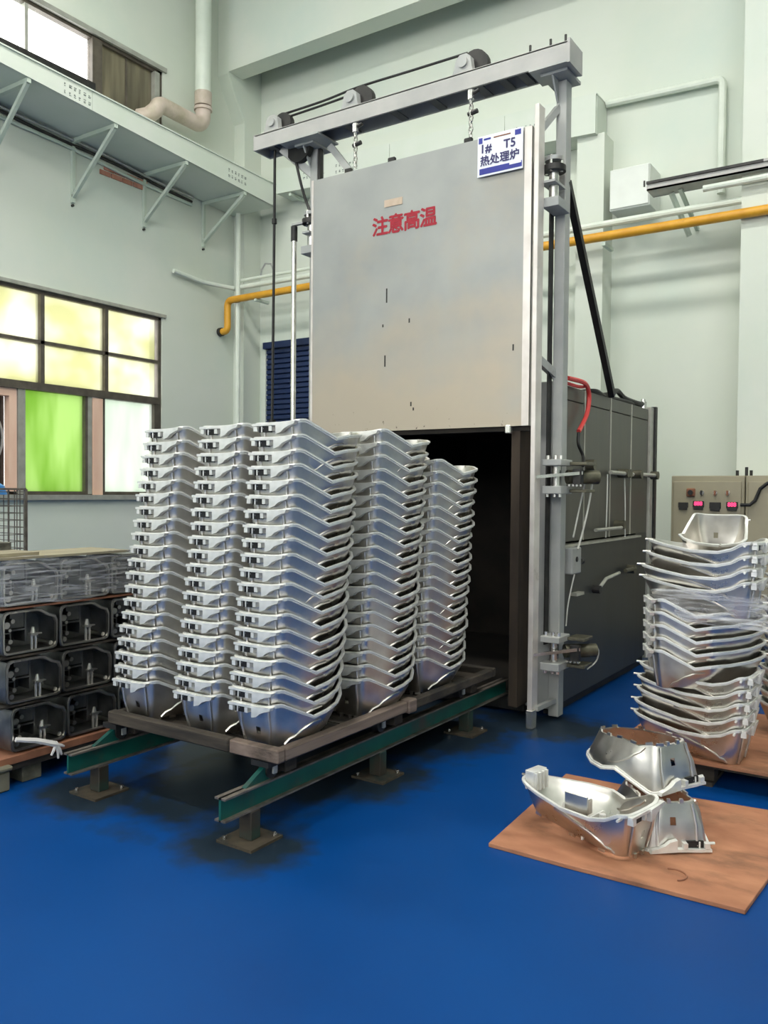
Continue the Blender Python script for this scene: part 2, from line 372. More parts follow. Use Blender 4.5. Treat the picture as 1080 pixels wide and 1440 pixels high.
def stencil(parent, along, p0, n=6, s=0.05, tilt=0.0):
    """two faint illegible stencilled lines"""
    for row in range(2):
        mb = MB()
        for k in range(n):
            w = s * random.uniform(0.4, 0.75); a = k * s * 1.1; z = p0[2] - row * 0.075 + tilt * a
            for q in range(3):
                zz = z + q * s * 0.24 + random.uniform(-.004, .004); ww = w * random.uniform(.5, 1)
                if along == 'y': mb.box((p0[0], p0[1] + a, zz), (p0[0] + 0.002, p0[1] + a + ww, zz + s * 0.13))
                else: mb.box((p0[0] + a, p0[1] - 0.002, zz), (p0[0] + a + ww, p0[1], zz + s * 0.13))
        tag(mb.build('stencil_line', 'stain_ink', parent), None, kind='stuff')
for y in (3.55, 5.55, 8.0): stencil(d1, 'y', (-7.79, y, (zb(y) + zt(y)) / 2 + .01), 6, 0.055, -.045)
d2 = thing('ledge_duct', 'mint boxed ledge across the back wall behind the furnace gantry', 'ledge', (-5.4, 9.0, 5.4))
def xb(x): return 5.60 - 0.043 * (x + 7.3)
def xt(x): return 5.92 - 0.019 * (x + 7.3)
def slabx(x0, x1, y0, y1, f0, f1):
    return MB().add([(x0, y0, f0(x0)), (x1, y0, f0(x1)), (x1, y1, f0(x1)), (x0, y1, f0(x0)), (x0, y0, f1(x0)), (x1, y0, f1(x1)), (x1, y1, f1(x1)), (x0, y1, f1(x0))],
                    [(0, 3, 2, 1), (4, 5, 6, 7), (0, 1, 5, 4), (1, 2, 6, 5), (2, 3, 7, 6), (3, 0, 4, 7)])
BYF = 8.95
slabx(-7.78, -3.23, BYF, 9.28, xb, lambda x: xb(x) + .02).build('bottom_panel', 'mint_trim', d2)
for x0, x1 in ((-7.78, -5.9), (-5.895, -4.3), (-4.295, -3.21)):
    slabx(x0, x1, BYF - .02, BYF + .01, xb, xt).build('fascia_panel', 'mint_trim', d2)
slabx(-3.235, -3.205, BYF + .01, 9.28, xb, xt).build('end_panel', 'mint_trim', d2)
slabx(-7.78, -3.20, BYF - .02, 9.28, xt, lambda x: xt(x) + .015).build('top_panel', 'mint_trim', d2)
for x in (-7.3, -6.75, -4.15): stencil(d2, 'x', (x, BYF - .02, xb(x) + .2), 7, 0.05, -.03)
def bracket(y, label):
    b = thing('wall_bracket', label, 'bracket', (XL, y, 4.86), 'steel brackets under the left ledge')
    za = zb(y) - 0.024
    MB().bar((XL + 0.02, y, 4.86), (XL + 0.02, y, za), 0.04).build('upright', 'mint_steel', b)
    MB().bar((XL, y, za), (-7.8, y, za), 0.045).build('arm', 'mint_steel', b)
    MB().bar((XL + 0.03, y, 4.93), (-7.83, y, za - .015), 0.04).build('diagonal_strut', 'mint_steel', b)
    MB().tube([(XL, y, 4.83), (XL + 0.03, y, 4.83)], 0.015, 8).build('bolt', 'dark_steel', b)
for y, l in ((5.15, 'mint triangular ledge bracket at left edge of view, cut off above lower window'),
             (6.23, 'mint triangular ledge bracket directly above the middle of the frosted window'),
             (7.29, 'mint triangular ledge bracket just right of the exposed brick patch'),
             (8.33, 'mint triangular ledge bracket nearest the room corner column')):
    bracket(y, l)
b5 = thing('wall_bracket', 'short mint bracket below the back wall ledge left of the furnace', 'bracket', (-7.2, 9.0, 4.9), 'steel brackets under the back ledge')
MB().bar((-7.55, 8.95, 5.58), (-7.55, 9.28, 5.58), 0.04).build('arm', 'mint_steel', b5)
MB().bar((-7.0, 8.97, 5.55), (-6.86, 9.26, 5.0), 0.05).build('diagonal_strut', 'mint_steel', b5)
MB().bar((-7.0, 8.95, 5.56), (-6.95, 9.28, 5.56), 0.04).build('arm', 'mint_steel', b5)
# cables bundled in the angle under the ledge, brick patch
for k, (dx, dz, r, mm, lab) in enumerate(((0.03, 5.37, 0.018, 'dark_steel', 'black cable clipped under the left ledge, uppermost of the bundle'), (0.07, 5.40, 0.014, 'frame_grey', 'grey conduit tucked under the left ledge outermost of the bundle'), (0.03, 5.31, 0.022, 'mint_steel', 'mint painted conduit lowest under the left ledge'))):
    pts = [(XL + dx, y, dz - 5.44 + zb(y) + 0.012 * math.sin(y * 3 + k)) for y in [0.5 + 0.4 * i for i in range(20)]]
    tag(MB().tube(pts, r, 6).build('cable', mm, smooth=True), lab, 'cable', 'cables under the left ledge')
bp = MB()
brick_o = thing('exposed_brick_patch', 'ragged patch of bare red brick below the left ledge', 'brick patch', (XL, 6.9, 5.2))
for r_ in range(2):
    for k in range(4):
        y = 6.62 + k * 0.17 + r_ * 0.06; z = 5.33 + r_ * 0.07
        MB().box((XL, y, z), (XL + 0.012 + 0.006 * random.random(), y + 0.155, z + 0.055)).build('brick', 'brick_red', brick_o)

# ---- windows in the left wall
def window(name, y0, y1, z0, z1, frame, d=0.07):
    w = thing(name, None, None, (XL, (y0 + y1) / 2, z0)); w['kind'] = 'structure'
    f = MB(); x0, x1 = XL - 0.10, XL - 0.02
    for a, b in (((x0, y0, z0), (x1, y1, z0 + d)), ((x0, y0, z1 - d), (x1, y1, z1)), ((x0, y0, z0), (x1, y0 + d, z1)), ((x0, y1 - d, z0), (x1, y1, z1))): f.box(a, b)
    f.build('window_frame', frame, w)
    return w
w1 = window('window_1', 4.1, 7.61, 1.41, 3.77, 'window_frame', 0.05)
MB().box((XL - 0.02, 4.05, 1.36), (XL + 0.06, 7.66, 1.42)).build('window_sill', 'window_alu', w1)
MB().box((XL - 0.02, 4.05, 3.76), (XL + 0.03, 7.66, 3.80)).build('head_trim', 'window_alu', w1)
ZR = (3.17, 2.66)
mull = (4.97, 5.85, 6.736)
MB().box((XL - 0.11, 4.15, ZR[0] - 0.02), (XL - 0.01, 7.56, ZR[0] + 0.02)).build('glazing_bar', 'window_frame', w1)
MB().box((XL - 0.12, 4.15, ZR[1] - 0.05), (XL + 0.01, 7.56, ZR[1] + 0.04)).build('transom', 'window_frame', w1)
for y in mull: MB().box((XL - 0.11, y - 0.025, ZR[1]), (XL - 0.01, y + 0.025, 3.72)).build('mullion', 'window_frame', w1)
edges = (4.15, *mull, 7.56)
for i in range(4):
    for (a, b) in ((ZR[0] + 0.02, 3.72), (ZR[1] + 0.04, ZR[0] - 0.02)):
        MB().box((XL - 0.07, edges[i] + 0.025, a), (XL - 0.06, edges[i + 1] - 0.025, b)).build('pane', 'pane_frosted', w1)
# lower row: dark open bay, lime pane, peach strip, pale pane
MB().box((XL - 0.16, 4.15, 1.46), (XL - 0.14, 5.45, 2.61)).build('dark_panel', 'black_iron', w1)
fr = MB()
for k in range(28):
    a0 = 2 * math.pi * k / 28; a1 = 2 * math.pi * (k + 1) / 28
    fr.bar((XL - 0.12, 5.0 + 0.42 * math.cos(a0), 2.05 + 0.42 * math.sin(a0)), (XL - 0.12, 5.0 + 0.42 * math.cos(a1), 2.05 + 0.42 * math.sin(a1)), 0.02)
fr.build('fan_ring', 'frame_grey', w1)
MB().box((XL - 0.12, 5.44, 1.43), (XL - 0.02, 5.53, 2.61)).build('wood_strip', 'peach_wood', w1)
MB().box((XL - 0.12, 4.15, 2.52), (XL - 0.02, 5.44, 2.61)).build('wood_strip', 'peach_wood', w1)
MB().box((XL - 0.11, 5.54, 1.43), (XL - 0.01, 5.63, 2.61)).build('sash_stile', 'window_alu', w1)
MB().box((XL - 0.07, 5.63, 1.45), (XL - 0.06, 6.42, 2.62)).build('pane', 'pane_lime', w1)
MB().box((XL - 0.11, 6.42, 1.43), (XL - 0.01, 6.46, 2.61)).build('sash_stile', 'window_frame', w1)
MB().box((XL - 0.11, 6.46, 1.43), (XL - 0.01, 6.52, 2.61)).build('sash_stile', 'window_alu', w1)
MB().box((XL - 0.11, 6.53, 1.38), (XL + 0.0, 6.67, 2.60)).build('wood_strip', 'peach_wood', w1)
MB().box((XL - 0.11, 6.67, 1.43), (XL - 0.01, 6.71, 2.61)).build('sash_stile', 'window_frame', w1)
MB().box((XL - 0.07, 6.71, 1.45), (XL - 0.06, 7.50, 2.62)).build('pane', 'pane_pale', w1)
MB().box((XL - 0.11, 7.49, 1.43), (XL - 0.01, 7.56, 2.61)).build('sash_stile', 'window_frame', w1)
w2 = window('window_2', 2.0, 7.61, 5.95, 6.98, 'window_frame', 0.06)
MB().box((XL - 0.06, 2.06, 5.98), (XL + 0.02, 6.55, 6.38)).build('bottom_rail', 'dark_steel', w2)
MB().box((XL - 0.01, 1.95, 6.96), (XL + 0.03, 7.66, 7.02)).build('head_trim', 'window_alu', w2)
for y in (3.6, 5.66): MB().box((XL - 0.1, y - 0.02, 6.1), (XL - 0.02, y + 0.02, 6.92)).build('mullion', 'window_alu', w2)
MB().box((XL - 0.1, 6.52, 6.0), (XL, 6.66, 6.94)).build('mullion', 'window_frame', w2)
for a, b in ((2.06, 3.58), (3.62, 5.64), (5.68, 6.52)): MB().box((XL - 0.07, a, 6.36), (XL - 0.06, b, 6.92)).build('pane', 'pane_clear', w2)
MB().box((XL - 0.07, 6.66, 6.0), (XL - 0.06, 7.55, 6.92)).build('pane', 'pane_curtain', w2)
MB().box((XL - 0.09, 7.47, 6.0), (XL + 0.01, 7.55, 6.92)).build('sash_stile', 'window_alu', w2)
MB().box((XL - 0.09, 7.05, 6.0), (XL - 0.05, 7.08, 6.92)).build('sash_stile', 'window_frame', w2)

# ---- pipes
def arc(c, r, a0, a1, u, v, n=7):
    c = Vector(c); u = Vector(u); v = Vector(v)
    return [c + u * r * math.cos(a0 + (a1 - a0) * i / n) + v * r * math.sin(a0 + (a1 - a0) * i / n) for i in range(n + 1)]
px_, py_ = -8.38, 8.12
vp = thing('ventilation_pipe', 'thick cream plastic pipe elbowing from the ceiling into the upper window', 'pipe', (px_, py_, 5.95))
MB().tube([(px_, py_, 9.15), (px_, py_, 6.74)], 0.105, 18).build('upright_pipe', 'pvc_white', vp, smooth=True)
MB().tube([(px_, py_, 6.84), (px_, py_, 6.66)], 0.115, 18).build('socket', 'pvc_dirty', vp, smooth=True)
MB().tube([(px_, py_, 6.64), (px_, py_, 6.60)], 0.122, 18).build('socket_ring', 'pvc_dirty', vp, smooth=True)
pts = [Vector((px_, py_, 6.62))] + arc((px_, py_ - 0.13, 6.52), 0.13, 0, -math.pi / 2, (0, 1, 0), (0, 0, 1)) + [Vector((px_, 7.46, 6.40))]
pts += arc((px_, 7.42, 6.29), 0.11, math.pi / 2, math.pi * 0.93, (0, 1, 0), (0, 0, 1), 5) + [Vector((px_ - 0.08, 7.26, 6.24)), Vector((px_ - 0.2, 7.20, 6.22))]
MB().tube(pts, 0.10, 18).build('elbow_run', 'pvc_dirty', vp, smooth=True)
tag(MB().tube([(-8.3, 8.72, 0.02), (-8.3, 8.72, 5.38)], 0.035, 10).build('downpipe', 'pvc_white', smooth=True), 'slim white vertical pipe in the left corner beside the yellow pipe', 'pipe')
YP = 8.66
yp = thing('gas_pipe', 'yellow gas pipe crossing the back wall with a hooked left end', 'pipe', (-5, YP, 3.85))
pts = [Vector((1.0, YP, 4.20))] + [Vector((x, YP, 4.20)) for x in (-2, -5)] + [Vector((-8.28, YP, 4.17))] + arc((-8.36, YP, 4.09), 0.08, math.pi / 2, math.pi, (1, 0, 0), (0, 0, 1), 5) + [Vector((-8.44, YP, 3.82))] + arc((-8.5, YP, 3.80), 0.06, 0, -math.pi / 2, (1, 0, 0), (0, 0, 1), 5) + [Vector((-8.56, YP, 3.74))]
MB().tube(pts, 0.048, 14).build('pipe_run', 'yellow_pipe', yp, smooth=True)
MB().tube([(-8.54, YP, 3.74), (-8.595, YP, 3.74)], 0.06, 14).build('end_flange', 'dark_steel', yp, smooth=True)
for x in (-7.9, -6.0, -3.0): MB().box((x - 0.02, YP - 0.02, 4.1), (x + 0.02, YP + 0.25, 4.14)).build('pipe_clip', 'mint_steel', yp)
for z, r, x0, lab in ((4.355, 0.036, -8.42, 'white water pipe along back wall just above the yellow pipe'), (4.45, 0.022, -8.3, 'thin white conduit left of the furnace above the white water pipe')):
    tag(MB().tube([(x0, 8.76, z), (-6, 8.76, z), (1.0 if r > .03 else -5.0, 8.76, z + 0.01)], r, 10).build('water_pipe', 'pvc_white', smooth=True), lab, 'pipe')
tag(MB().tube([(XL + 0.06, 7.75, 4.40), (XL + 0.06, 8.3, 4.36), (-8.36, 8.70, 4.34)], 0.03, 10).build('water_pipe', 'pvc_white', smooth=True), 'short white pipe stub on left wall leading to the corner', 'pipe')
cable_pts = [(-7.95, 8.80, 4.44), (-7.93, 8.80, 4.56), (-7.86, 8.80, 4.64), (-7.76, 8.80, 4.62), (-7.70, 8.80, 4.50)]
tag(MB().tube(cable_pts, 0.012, 7).build('flexible_conduit', 'frame_grey', smooth=True), 'small arched grey conduit on the pipes left of furnace', 'cable')
# conduit with elbow on the right part of the back wall
tag(MB().tube([(-3.19, 9.22, 5.84)] + [(-2.08, 9.22, 5.80)] + [tuple(q) for q in arc((-2.02, 9.22, 5.74), 0.06, math.pi / 2, 0, (1, 0, 0), (0, 0, 1), 4)] + [(-1.96, 9.22, 4.62)], 0.04, 10).build('conduit', 'pvc_white', smooth=True), 'white conduit bending down beside the wide right column', 'pipe')
# cable tray and angle iron
tr = thing('cable_tray', 'galvanised steel cable tray running right from the white wall box', 'cable tray', (-1.5, 8.8, 4.72))
MB().box((-2.55, 8.62, 4.58), (1.0, 8.86, 4.595)).build('tray_bottom', 'frame_grey', tr)
MB().box((-2.55, 8.62, 4.58), (1.0, 8.635, 4.645)).build('tray_side', 'beam_grey', tr)
MB().box((-2.55, 8.845, 4.58), (1.0, 8.86, 4.645)).build('tray_side', 'beam_dark', tr)
MB().box((-2.55, 8.60, 4.64), (-1.45, 8.64, 4.665)).build('tray_cover', 'dark_steel', tr)
MB().box((-1.45, 8.60, 4.64), (1.0, 8.88, 4.665)).build('tray_cover', 'beam_grey', tr)
MB().bar((-2.35, 8.8, 4.57), (-2.2, 8.95, 4.15), 0.04).build('support_leg', 'mint_steel', tr)
MB().bar((-2.25, 8.74, 4.58), (-2.2, 9.28, 4.3), 0.035).build('support_strut', 'mint_steel', tr)
MB().bar((-1.4, 8.66, 4.57), (-1.35, 8.71, 4.45), 0.03).build('support_strut', 'mint_steel', tr)
tag(MB().tube([(-2.0, 8.64, 4.50), (-1.7, 8.64, 4.50), (1.0, 8.64, 4.53)], 0.032, 10).build('water_pipe', 'pvc_white', smooth=True), 'short white pipe emerging under the cable tray at right', 'pipe')
# white electrical box
eb = thing('junction_box', 'white metal electrical box on the back wall right of the gantry', 'electrical box', (-2.85, 9.1, 4.5))
MB().box((-3.03, 8.90, 4.53), (-2.60, 9.29, 4.97)).build('body', 'white_box', eb, bevel=0.008)
MB().box((-3.02, 8.885, 4.545), (-2.61, 8.90, 4.955)).build('door', 'white_box', eb, bevel=0.004)
MB().box((-2.66, 8.875, 4.72), (-2.645, 8.886, 4.78)).build('latch', 'dark_steel', eb)

# ---- blue roller shutter in the back wall
sh = thing('door_1', None, None, (-7.3, YB, 0)); sh['kind'] = 'structure'
MB().box((-8.32, 9.24, 0), (-8.24, 9.32, 3.66)).build('shutter_guide', 'mint_trim', sh)
MB().box((-6.0, 9.24, 0), (-5.92, 9.32, 3.66)).build('shutter_guide', 'mint_trim', sh)
MB().box((-8.26, 9.20, 3.55), (-5.98, 9.32, 3.64)).build('lintel', 'navy_shutter', sh)
sl = MB().prism([(9.29, 0), (9.262, 0.012), (9.262, 0.06), (9.29, 0.072)], 'x', -8.25, -5.99).mesh('slat')
for k in range(48):
    o = part('slat', sl, 'navy_shutter', sh); o.location = (7.3, -YB, 0.02 + k * 0.0735)

# ---- control cabinet
def cabinet(x0, x1, y0, y1, h, label):
    c = thing('control_cabinet', label, 'cabinet', ((x0 + x1) / 2, (y0 + y1) / 2, 0), 'beige control cabinets by the back wall')
    MB().box((x0 + 0.02, y0 + 0.03, 0), (x1 - 0.02, y1, 0.1)).build('plinth', 'dark_steel', c)
    MB().box((x0, y0 + 0.02, 0.1), (x1, y1, h)).build('body', 'beige_cabinet', c, bevel=0.006)
    d = MB().box((x0 + 0.025, y0, 0.13), (x1 - 0.025, y0 + 0.02, h - 0.055)).build('door', 'beige_cabinet', c, bevel=0.004)
    MB().box((x1 - 0.05, y0 - 0.02, 0.85), (x1 - 0.035, y0, 0.97)).build('handle', 'bright_steel', d)
    return c, d
cb, cd = cabinet(-2.16, -1.50, 8.25, 8.68, 1.67, 'beige control cabinet with red lit displays right of the furnace')
def disp(x, z, w, h, lit):
    q = MB().box((x - w / 2, 8.232, z - h / 2), (x + w / 2, 8.25, z + h / 2)).build('display', 'dark_plastic', cd, bevel=0.003)
    if lit:
        me = text_mesh('888', 0.05, 0.0025); o = part('digits', me, 'display_red', q); o.rotation_euler = (R(90), 0, 0)
        o.location = Vector((x, 8.229, z + 0.004)) - Vector(ORI[q])
    MB().box((x - w / 2 + 0.008, 8.228, z - h / 2 - 0.02), (x + w / 2 - 0.008, 8.245, z - h / 2 + 0.006)).build('button_row', 'dark_plastic', q)
disp(-2.04, 1.39, 0.09, 0.05, False); disp(-1.90, 1.40, 0.10, 0.06, True); disp(-1.75, 1.39, 0.10, 0.06, False); disp(-1.60, 1.395, 0.10, 0.06, True)
MB().box((-2.01, 8.225, 1.47), (-1.93, 8.25, 1.55)).build('isolator_switch', 'red_ply_edge', cd, bevel=0.008)
MB().tube([(-1.97, 8.225, 1.51), (-1.97, 8.205, 1.51)], 0.024, 10).build('switch_knob', 'dark_plastic', cd, smooth=True)
for x, mm in ((-1.87, 'dark_plastic'), (-1.75, 'red_ply_edge'), (-1.64, 'red_ply_edge')):
    k = MB().tube([(x, 8.25, 1.51), (x, 8.232, 1.51)], 0.02, 10).build('selector_ring', 'bright_steel', cd, smooth=True)
    MB().box((x - 0.007, 8.205, 1.485), (x + 0.007, 8.234, 1.53)).build('selector_lever', mm, k)
c2, c2d = cabinet(-1.49, -0.83, 8.25, 8.68, 1.67, 'second beige control cabinet at the right edge, beside the lit one')
for i, x in enumerate((-1.58, -1.50, -1.46)):
    MB().tube([(x, 8.35, 1.67), (x, 8.35, 1.72 + 0.03 * (i == 1))], 0.014, 8).build('cable_gland', 'dark_plastic', cb, smooth=True)
tag(MB().tube([(-1.52, 8.2, 1.40), (-1.44, 8.2, 1.40), (-1.40, 8.22, 1.44), (-1.36, 8.235, 1.55), (-1.30, 8.235, 1.60), (-1.2, 8.235, 1.61)], 0.016, 8).build('cable', 'black_iron', smooth=True), 'black cable arching over the second control cabinet door', 'cable')

# ================================================================== FURNACE
XR, XF, Y0, Y1, ZT = -2.13, -4.13, 5.20, 7.50, 2.23
fu = thing('heat_treatment_furnace', 'big grey steel box furnace with open dark mouth', 'furnace', ((XR + XF) / 2, (Y0 + Y1) / 2, 0))
OX0, OX1, OZ0, OZ1 = -3.90, -2.30, 0.12, 2.02     # mouth
# front frame around the mouth
MB().box((OX1, Y0, 0.06), (XR, Y0 + 0.10, ZT)).build('front_jamb', 'frame_grey', fu, bevel=0.004)
MB().box((XF, Y0, 0.06), (OX0, Y0 + 0.10, ZT)).build('front_jamb', 'edge_steel', fu, bevel=0.004)
MB().box((OX0, Y0, OZ1), (OX1, Y0 + 0.10, ZT)).build('front_lintel', 'edge_steel', fu, bevel=0.004)
MB().box((OX0, Y0 - 0.02, 0.02), (OX1, Y0 + 0.10, OZ0)).build('front_sill', 'dark_steel', fu, bevel=0.004)
# jamb return ahead of the frame, rust stained
MB().box((OX1 - 0.02, 4.98, 0.10), (OX1 + 0.04, Y0, OZ1 + 0.1)).build('mouth_return', 'rust_jamb', fu)
MB().box((OX0 - 0.04, 4.98, 0.10), (OX0 + 0.02, Y0, OZ1 + 0.1)).build('mouth_return', 'rust_jamb', fu)
# lining
t = 0.02
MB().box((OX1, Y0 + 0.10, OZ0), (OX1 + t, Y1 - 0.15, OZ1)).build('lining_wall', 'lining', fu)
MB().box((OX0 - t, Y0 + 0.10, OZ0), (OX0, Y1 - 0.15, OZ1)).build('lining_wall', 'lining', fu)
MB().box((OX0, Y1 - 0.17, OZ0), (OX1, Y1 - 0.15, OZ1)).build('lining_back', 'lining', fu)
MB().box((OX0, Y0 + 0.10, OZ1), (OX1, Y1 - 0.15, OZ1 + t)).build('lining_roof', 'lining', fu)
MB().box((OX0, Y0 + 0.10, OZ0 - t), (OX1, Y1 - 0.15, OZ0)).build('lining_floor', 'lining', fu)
# outer shell
ysp = (Y0 + 0.10, 5.79, 6.36, 6.88, 7.36)
for i in range(4):
    MB().box((XR - 0.03, ysp[i] + 0.004, 1.16), (XR, ysp[i + 1] - 0.004, ZT - 0.10)).build('side_panel', 'side_steel', fu, bevel=0.003)
    MB().box((XR - 0.03, ysp[i] + 0.004, ZT - 0.095), (XR, ysp[i + 1] - 0.004, ZT)).build('top_band', 'side_steel', fu, bevel=0.003)
    MB().box((XR - 0.03, ysp[i] + 0.01, ZT - 0.108), (XR - 0.02, ysp[i + 1] - 0.01, ZT - 0.088)).build('band_gap', 'black_iron', fu)
for y in ysp[1:4]: MB().box((XR - 0.01, y - 0.006, 1.16), (XR + 0.006, y + 0.006, ZT)).build('seam_strip', 'seam_steel', fu)
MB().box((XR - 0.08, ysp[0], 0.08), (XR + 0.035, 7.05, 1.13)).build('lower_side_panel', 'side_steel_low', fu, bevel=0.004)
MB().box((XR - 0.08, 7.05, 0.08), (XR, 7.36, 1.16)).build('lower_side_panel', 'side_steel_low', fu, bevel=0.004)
MB().box((XR - 0.05, ysp[0], 1.13), (XR + 0.045, 7.06, 1.145)).build('ledge_strip', 'seam_steel', fu)
MB().box((XR - 0.08, ysp[0], 0.0), (XR - 0.02, 7.36, 0.08)).build('skid', 'black_iron', fu)
MB().box((XF + 0.02, ysp[0], 0.0), (XF + 0.08, 7.36, 0.08)).build('skid', 'black_iron', fu)
MB().box((XF, Y0 + 0.10, 0.08), (XF + 0.03, Y1, ZT)).build('side_panel', 'side_steel', fu)
MB().box((XF, Y1 - 0.05, 0.08), (XR, Y1, ZT)).build('back_panel', 'side_steel', fu)
MB().box((XF + 0.03, Y0 + 0.10, ZT - 0.04), (XR - 0.03, Y1 - 0.05, ZT - 0.01)).build('roof_panel', 'side_steel', fu)
MB().box((XR - 0.06, 7.37, 0.05), (XR + 0.02, 7.46, ZT + 0.02)).build('corner_post', 'seam_steel', fu, bevel=0.004)
MB().box((XR - 0.06, 7.465, 0.05), (XR + 0.035, 7.52, ZT + 0.03)).build('corner_angle', 'dark_steel', fu)
# vertical guide tracks for the door
xx = -2.113
tk = MB().box((xx - 0.040, 4.90, 0.10), (xx - 0.008, 4.99, 3.92)).build('guide_track', 'edge_steel', fu, bevel=0.003)
MB().box((xx - 0.040, 4.88, 0.0), (xx + 0.005, 4.95, 0.12)).build('track_foot', 'bright_steel', tk, bevel=0.004)
MB().bar((xx, 4.95, 0.12), (xx + 0.03, 5.22, 0.13), 0.03).build('track_tie', 'frame_grey', tk)
MB().box((-4.0, 5.075, 0.10), (-3.965, 5.16, 3.85)).build('guide_track', 'edge_steel', fu, bevel=0.003)
# gantry posts, beam, braces
def post(x, zt):
    p = MB().box((x - 0.035, Y0 - 0.01, 0.02), (x + 0.035, Y0 + 0.08, zt)).build('gantry_post', 'frame_grey', fu, bevel=0.004)
    MB().box((x - 0.10, Y0 - 0.12, zt), (x + 0.08, Y0 + 0.12, zt + 0.02)).build('cap_plate', 'frame_grey', p)
    MB().add([(x - 0.03, Y0 - 0.02, zt), (x - 0.03, Y0 - 0.11, zt), (x - 0.03, Y0 - 0.02, zt - 0.14), (x - 0.018, Y0 - 0.02, zt), (x - 0.018, Y0 - 0.11, zt), (x - 0.018, Y0 - 0.02, zt - 0.14)], [(0, 1, 2), (5, 4, 3), (0, 3, 4, 1), (1, 4, 5, 2), (2, 5, 3, 0)]).build('gusset', 'frame_grey', p)
    return p
post(-2.095, 4.17); post(-4.14, 4.17)
by0, by1, bz0, bz1 = 5.02, 5.22, 4.20, 4.32
bmv = MB().box((-4.60, by0, bz0), (-1.99, by0 + 0.016, bz1)).build('gantry_beam', 'beam_grey', fu)
MB().box((-4.60, by1 - 0.016, bz0), (-1.99, by1, bz1)).build('beam_web', 'beam_grey', bmv)
MB().box((-4.60, by0, bz1 - 0.012), (-1.99, by1, bz1 - 0.004)).build('beam_top', 'beam_grey', bmv)
MB().box((-4.615, by0, bz0), (-4.60, by1, bz1)).build('end_plate', 'beam_grey', bmv)
MB().box((-1.99, by0 - 0.01, bz0 - 0.02), (-1.972, by1 + 0.01, bz1 + 0.01)).build('end_plate', 'beam_grey', bmv)
MB().box((-2.25, by0 - 0.004, bz0 - 0.012), (-1.99, by1 + 0.02, bz0)).build('bottom_plate', 'frame_grey', bmv)
MB().box((-4.33, by0 - 0.02, bz0 - 0.014), (-3.95, by1 + 0.04, bz0)).build('bottom_plate', 'frame_grey', bmv)
for x in (-4.45, -3.72, -3.30, -2.98, -2.62, -2.45, -2.31):
    MB().box((x - 0.03, by0 + 0.016, bz0), (x + 0.03, by1 - 0.016, bz0 + 0.01)).build('batten_plate', 'beam_dark', bmv)
for x in (-2.26, -2.12, -2.02):
    MB().tube([(x, 5.06, bz1), (x, 5.06, bz1 + 0.06)], 0.008, 6).build('stud', 'dark_steel', bmv)
def pulley(x, r=0.105):
    yc = 5.12; z = bz1 + 0.07
    p = MB().tube([(x + 0.03, yc - 0.02, z), (x + 0.03, yc + 0.03, z)], r, 20).build('pulley_wheel', 'dark_steel', bmv, smooth=True)
    MB().prism([(x - 0.10, bz1), (x + 0.06, bz1), (x + 0.05, bz1 + 0.03), (x + 0.04, z + 0.03), (x + 0.01, z + 0.055), (x - 0.04, z + 0.055), (x - 0.07, z + 0.03), (x - 0.085, bz1 + 0.03)], 'y', yc - 0.09, yc - 0.04).build('bearing_block', 'frame_grey', p)
    MB().tube([(x - 0.015, yc - 0.105, z), (x - 0.015, yc + 0.03, z)], 0.036, 14).build('shaft', 'frame_grey', p, smooth=True)
for x in (-4.42, -3.66, -2.72): pulley(x, 0.09 if x < -4 else 0.105)
MB().tube([(-4.24, 5.12, 4.19), (-4.24, 5.17, 4.19)], 0.12, 20).build('lower_sheave', 'black_iron', bmv, smooth=True)
MB().bar((-4.4, 5.12, 4.2), (-4.16, 5.22, 3.98), 0.045, 0.06).build('knee_brace', 'frame_grey', fu)
MB().bar((-3.98, 5.2, 4.16), (-3.78, 5.24, 3.9), 0.05).build('knee_brace', 'frame_grey', fu)
MB().bar((-4.10, 5.22, 3.8), (-4.10, 5.22, 4.18), 0.035).build('stub_post', 'dark_steel', fu)
MB().bar((-2.12, 5.2, 4.0), (-2.19, 5.02, 3.78), 0.04).build('knee_brace', 'frame_grey', fu)
MB().bar((-2.08, 5.27, 3.54), (-2.10, 6.30, 2.24), 0.045).build('diagonal_brace', 'black_iron', fu)
MB().bar((-2.18, 5.06, 2.36), (-2.10, 5.26, 2.24), 0.04, 0.05).build('short_brace', 'frame_grey', fu)
# inner slide bar next to post
MB().box((-2.145, 5.13, 0.5), (-2.135, 5.19, 3.45)).build('slide_bar', 'dark_steel', fu)

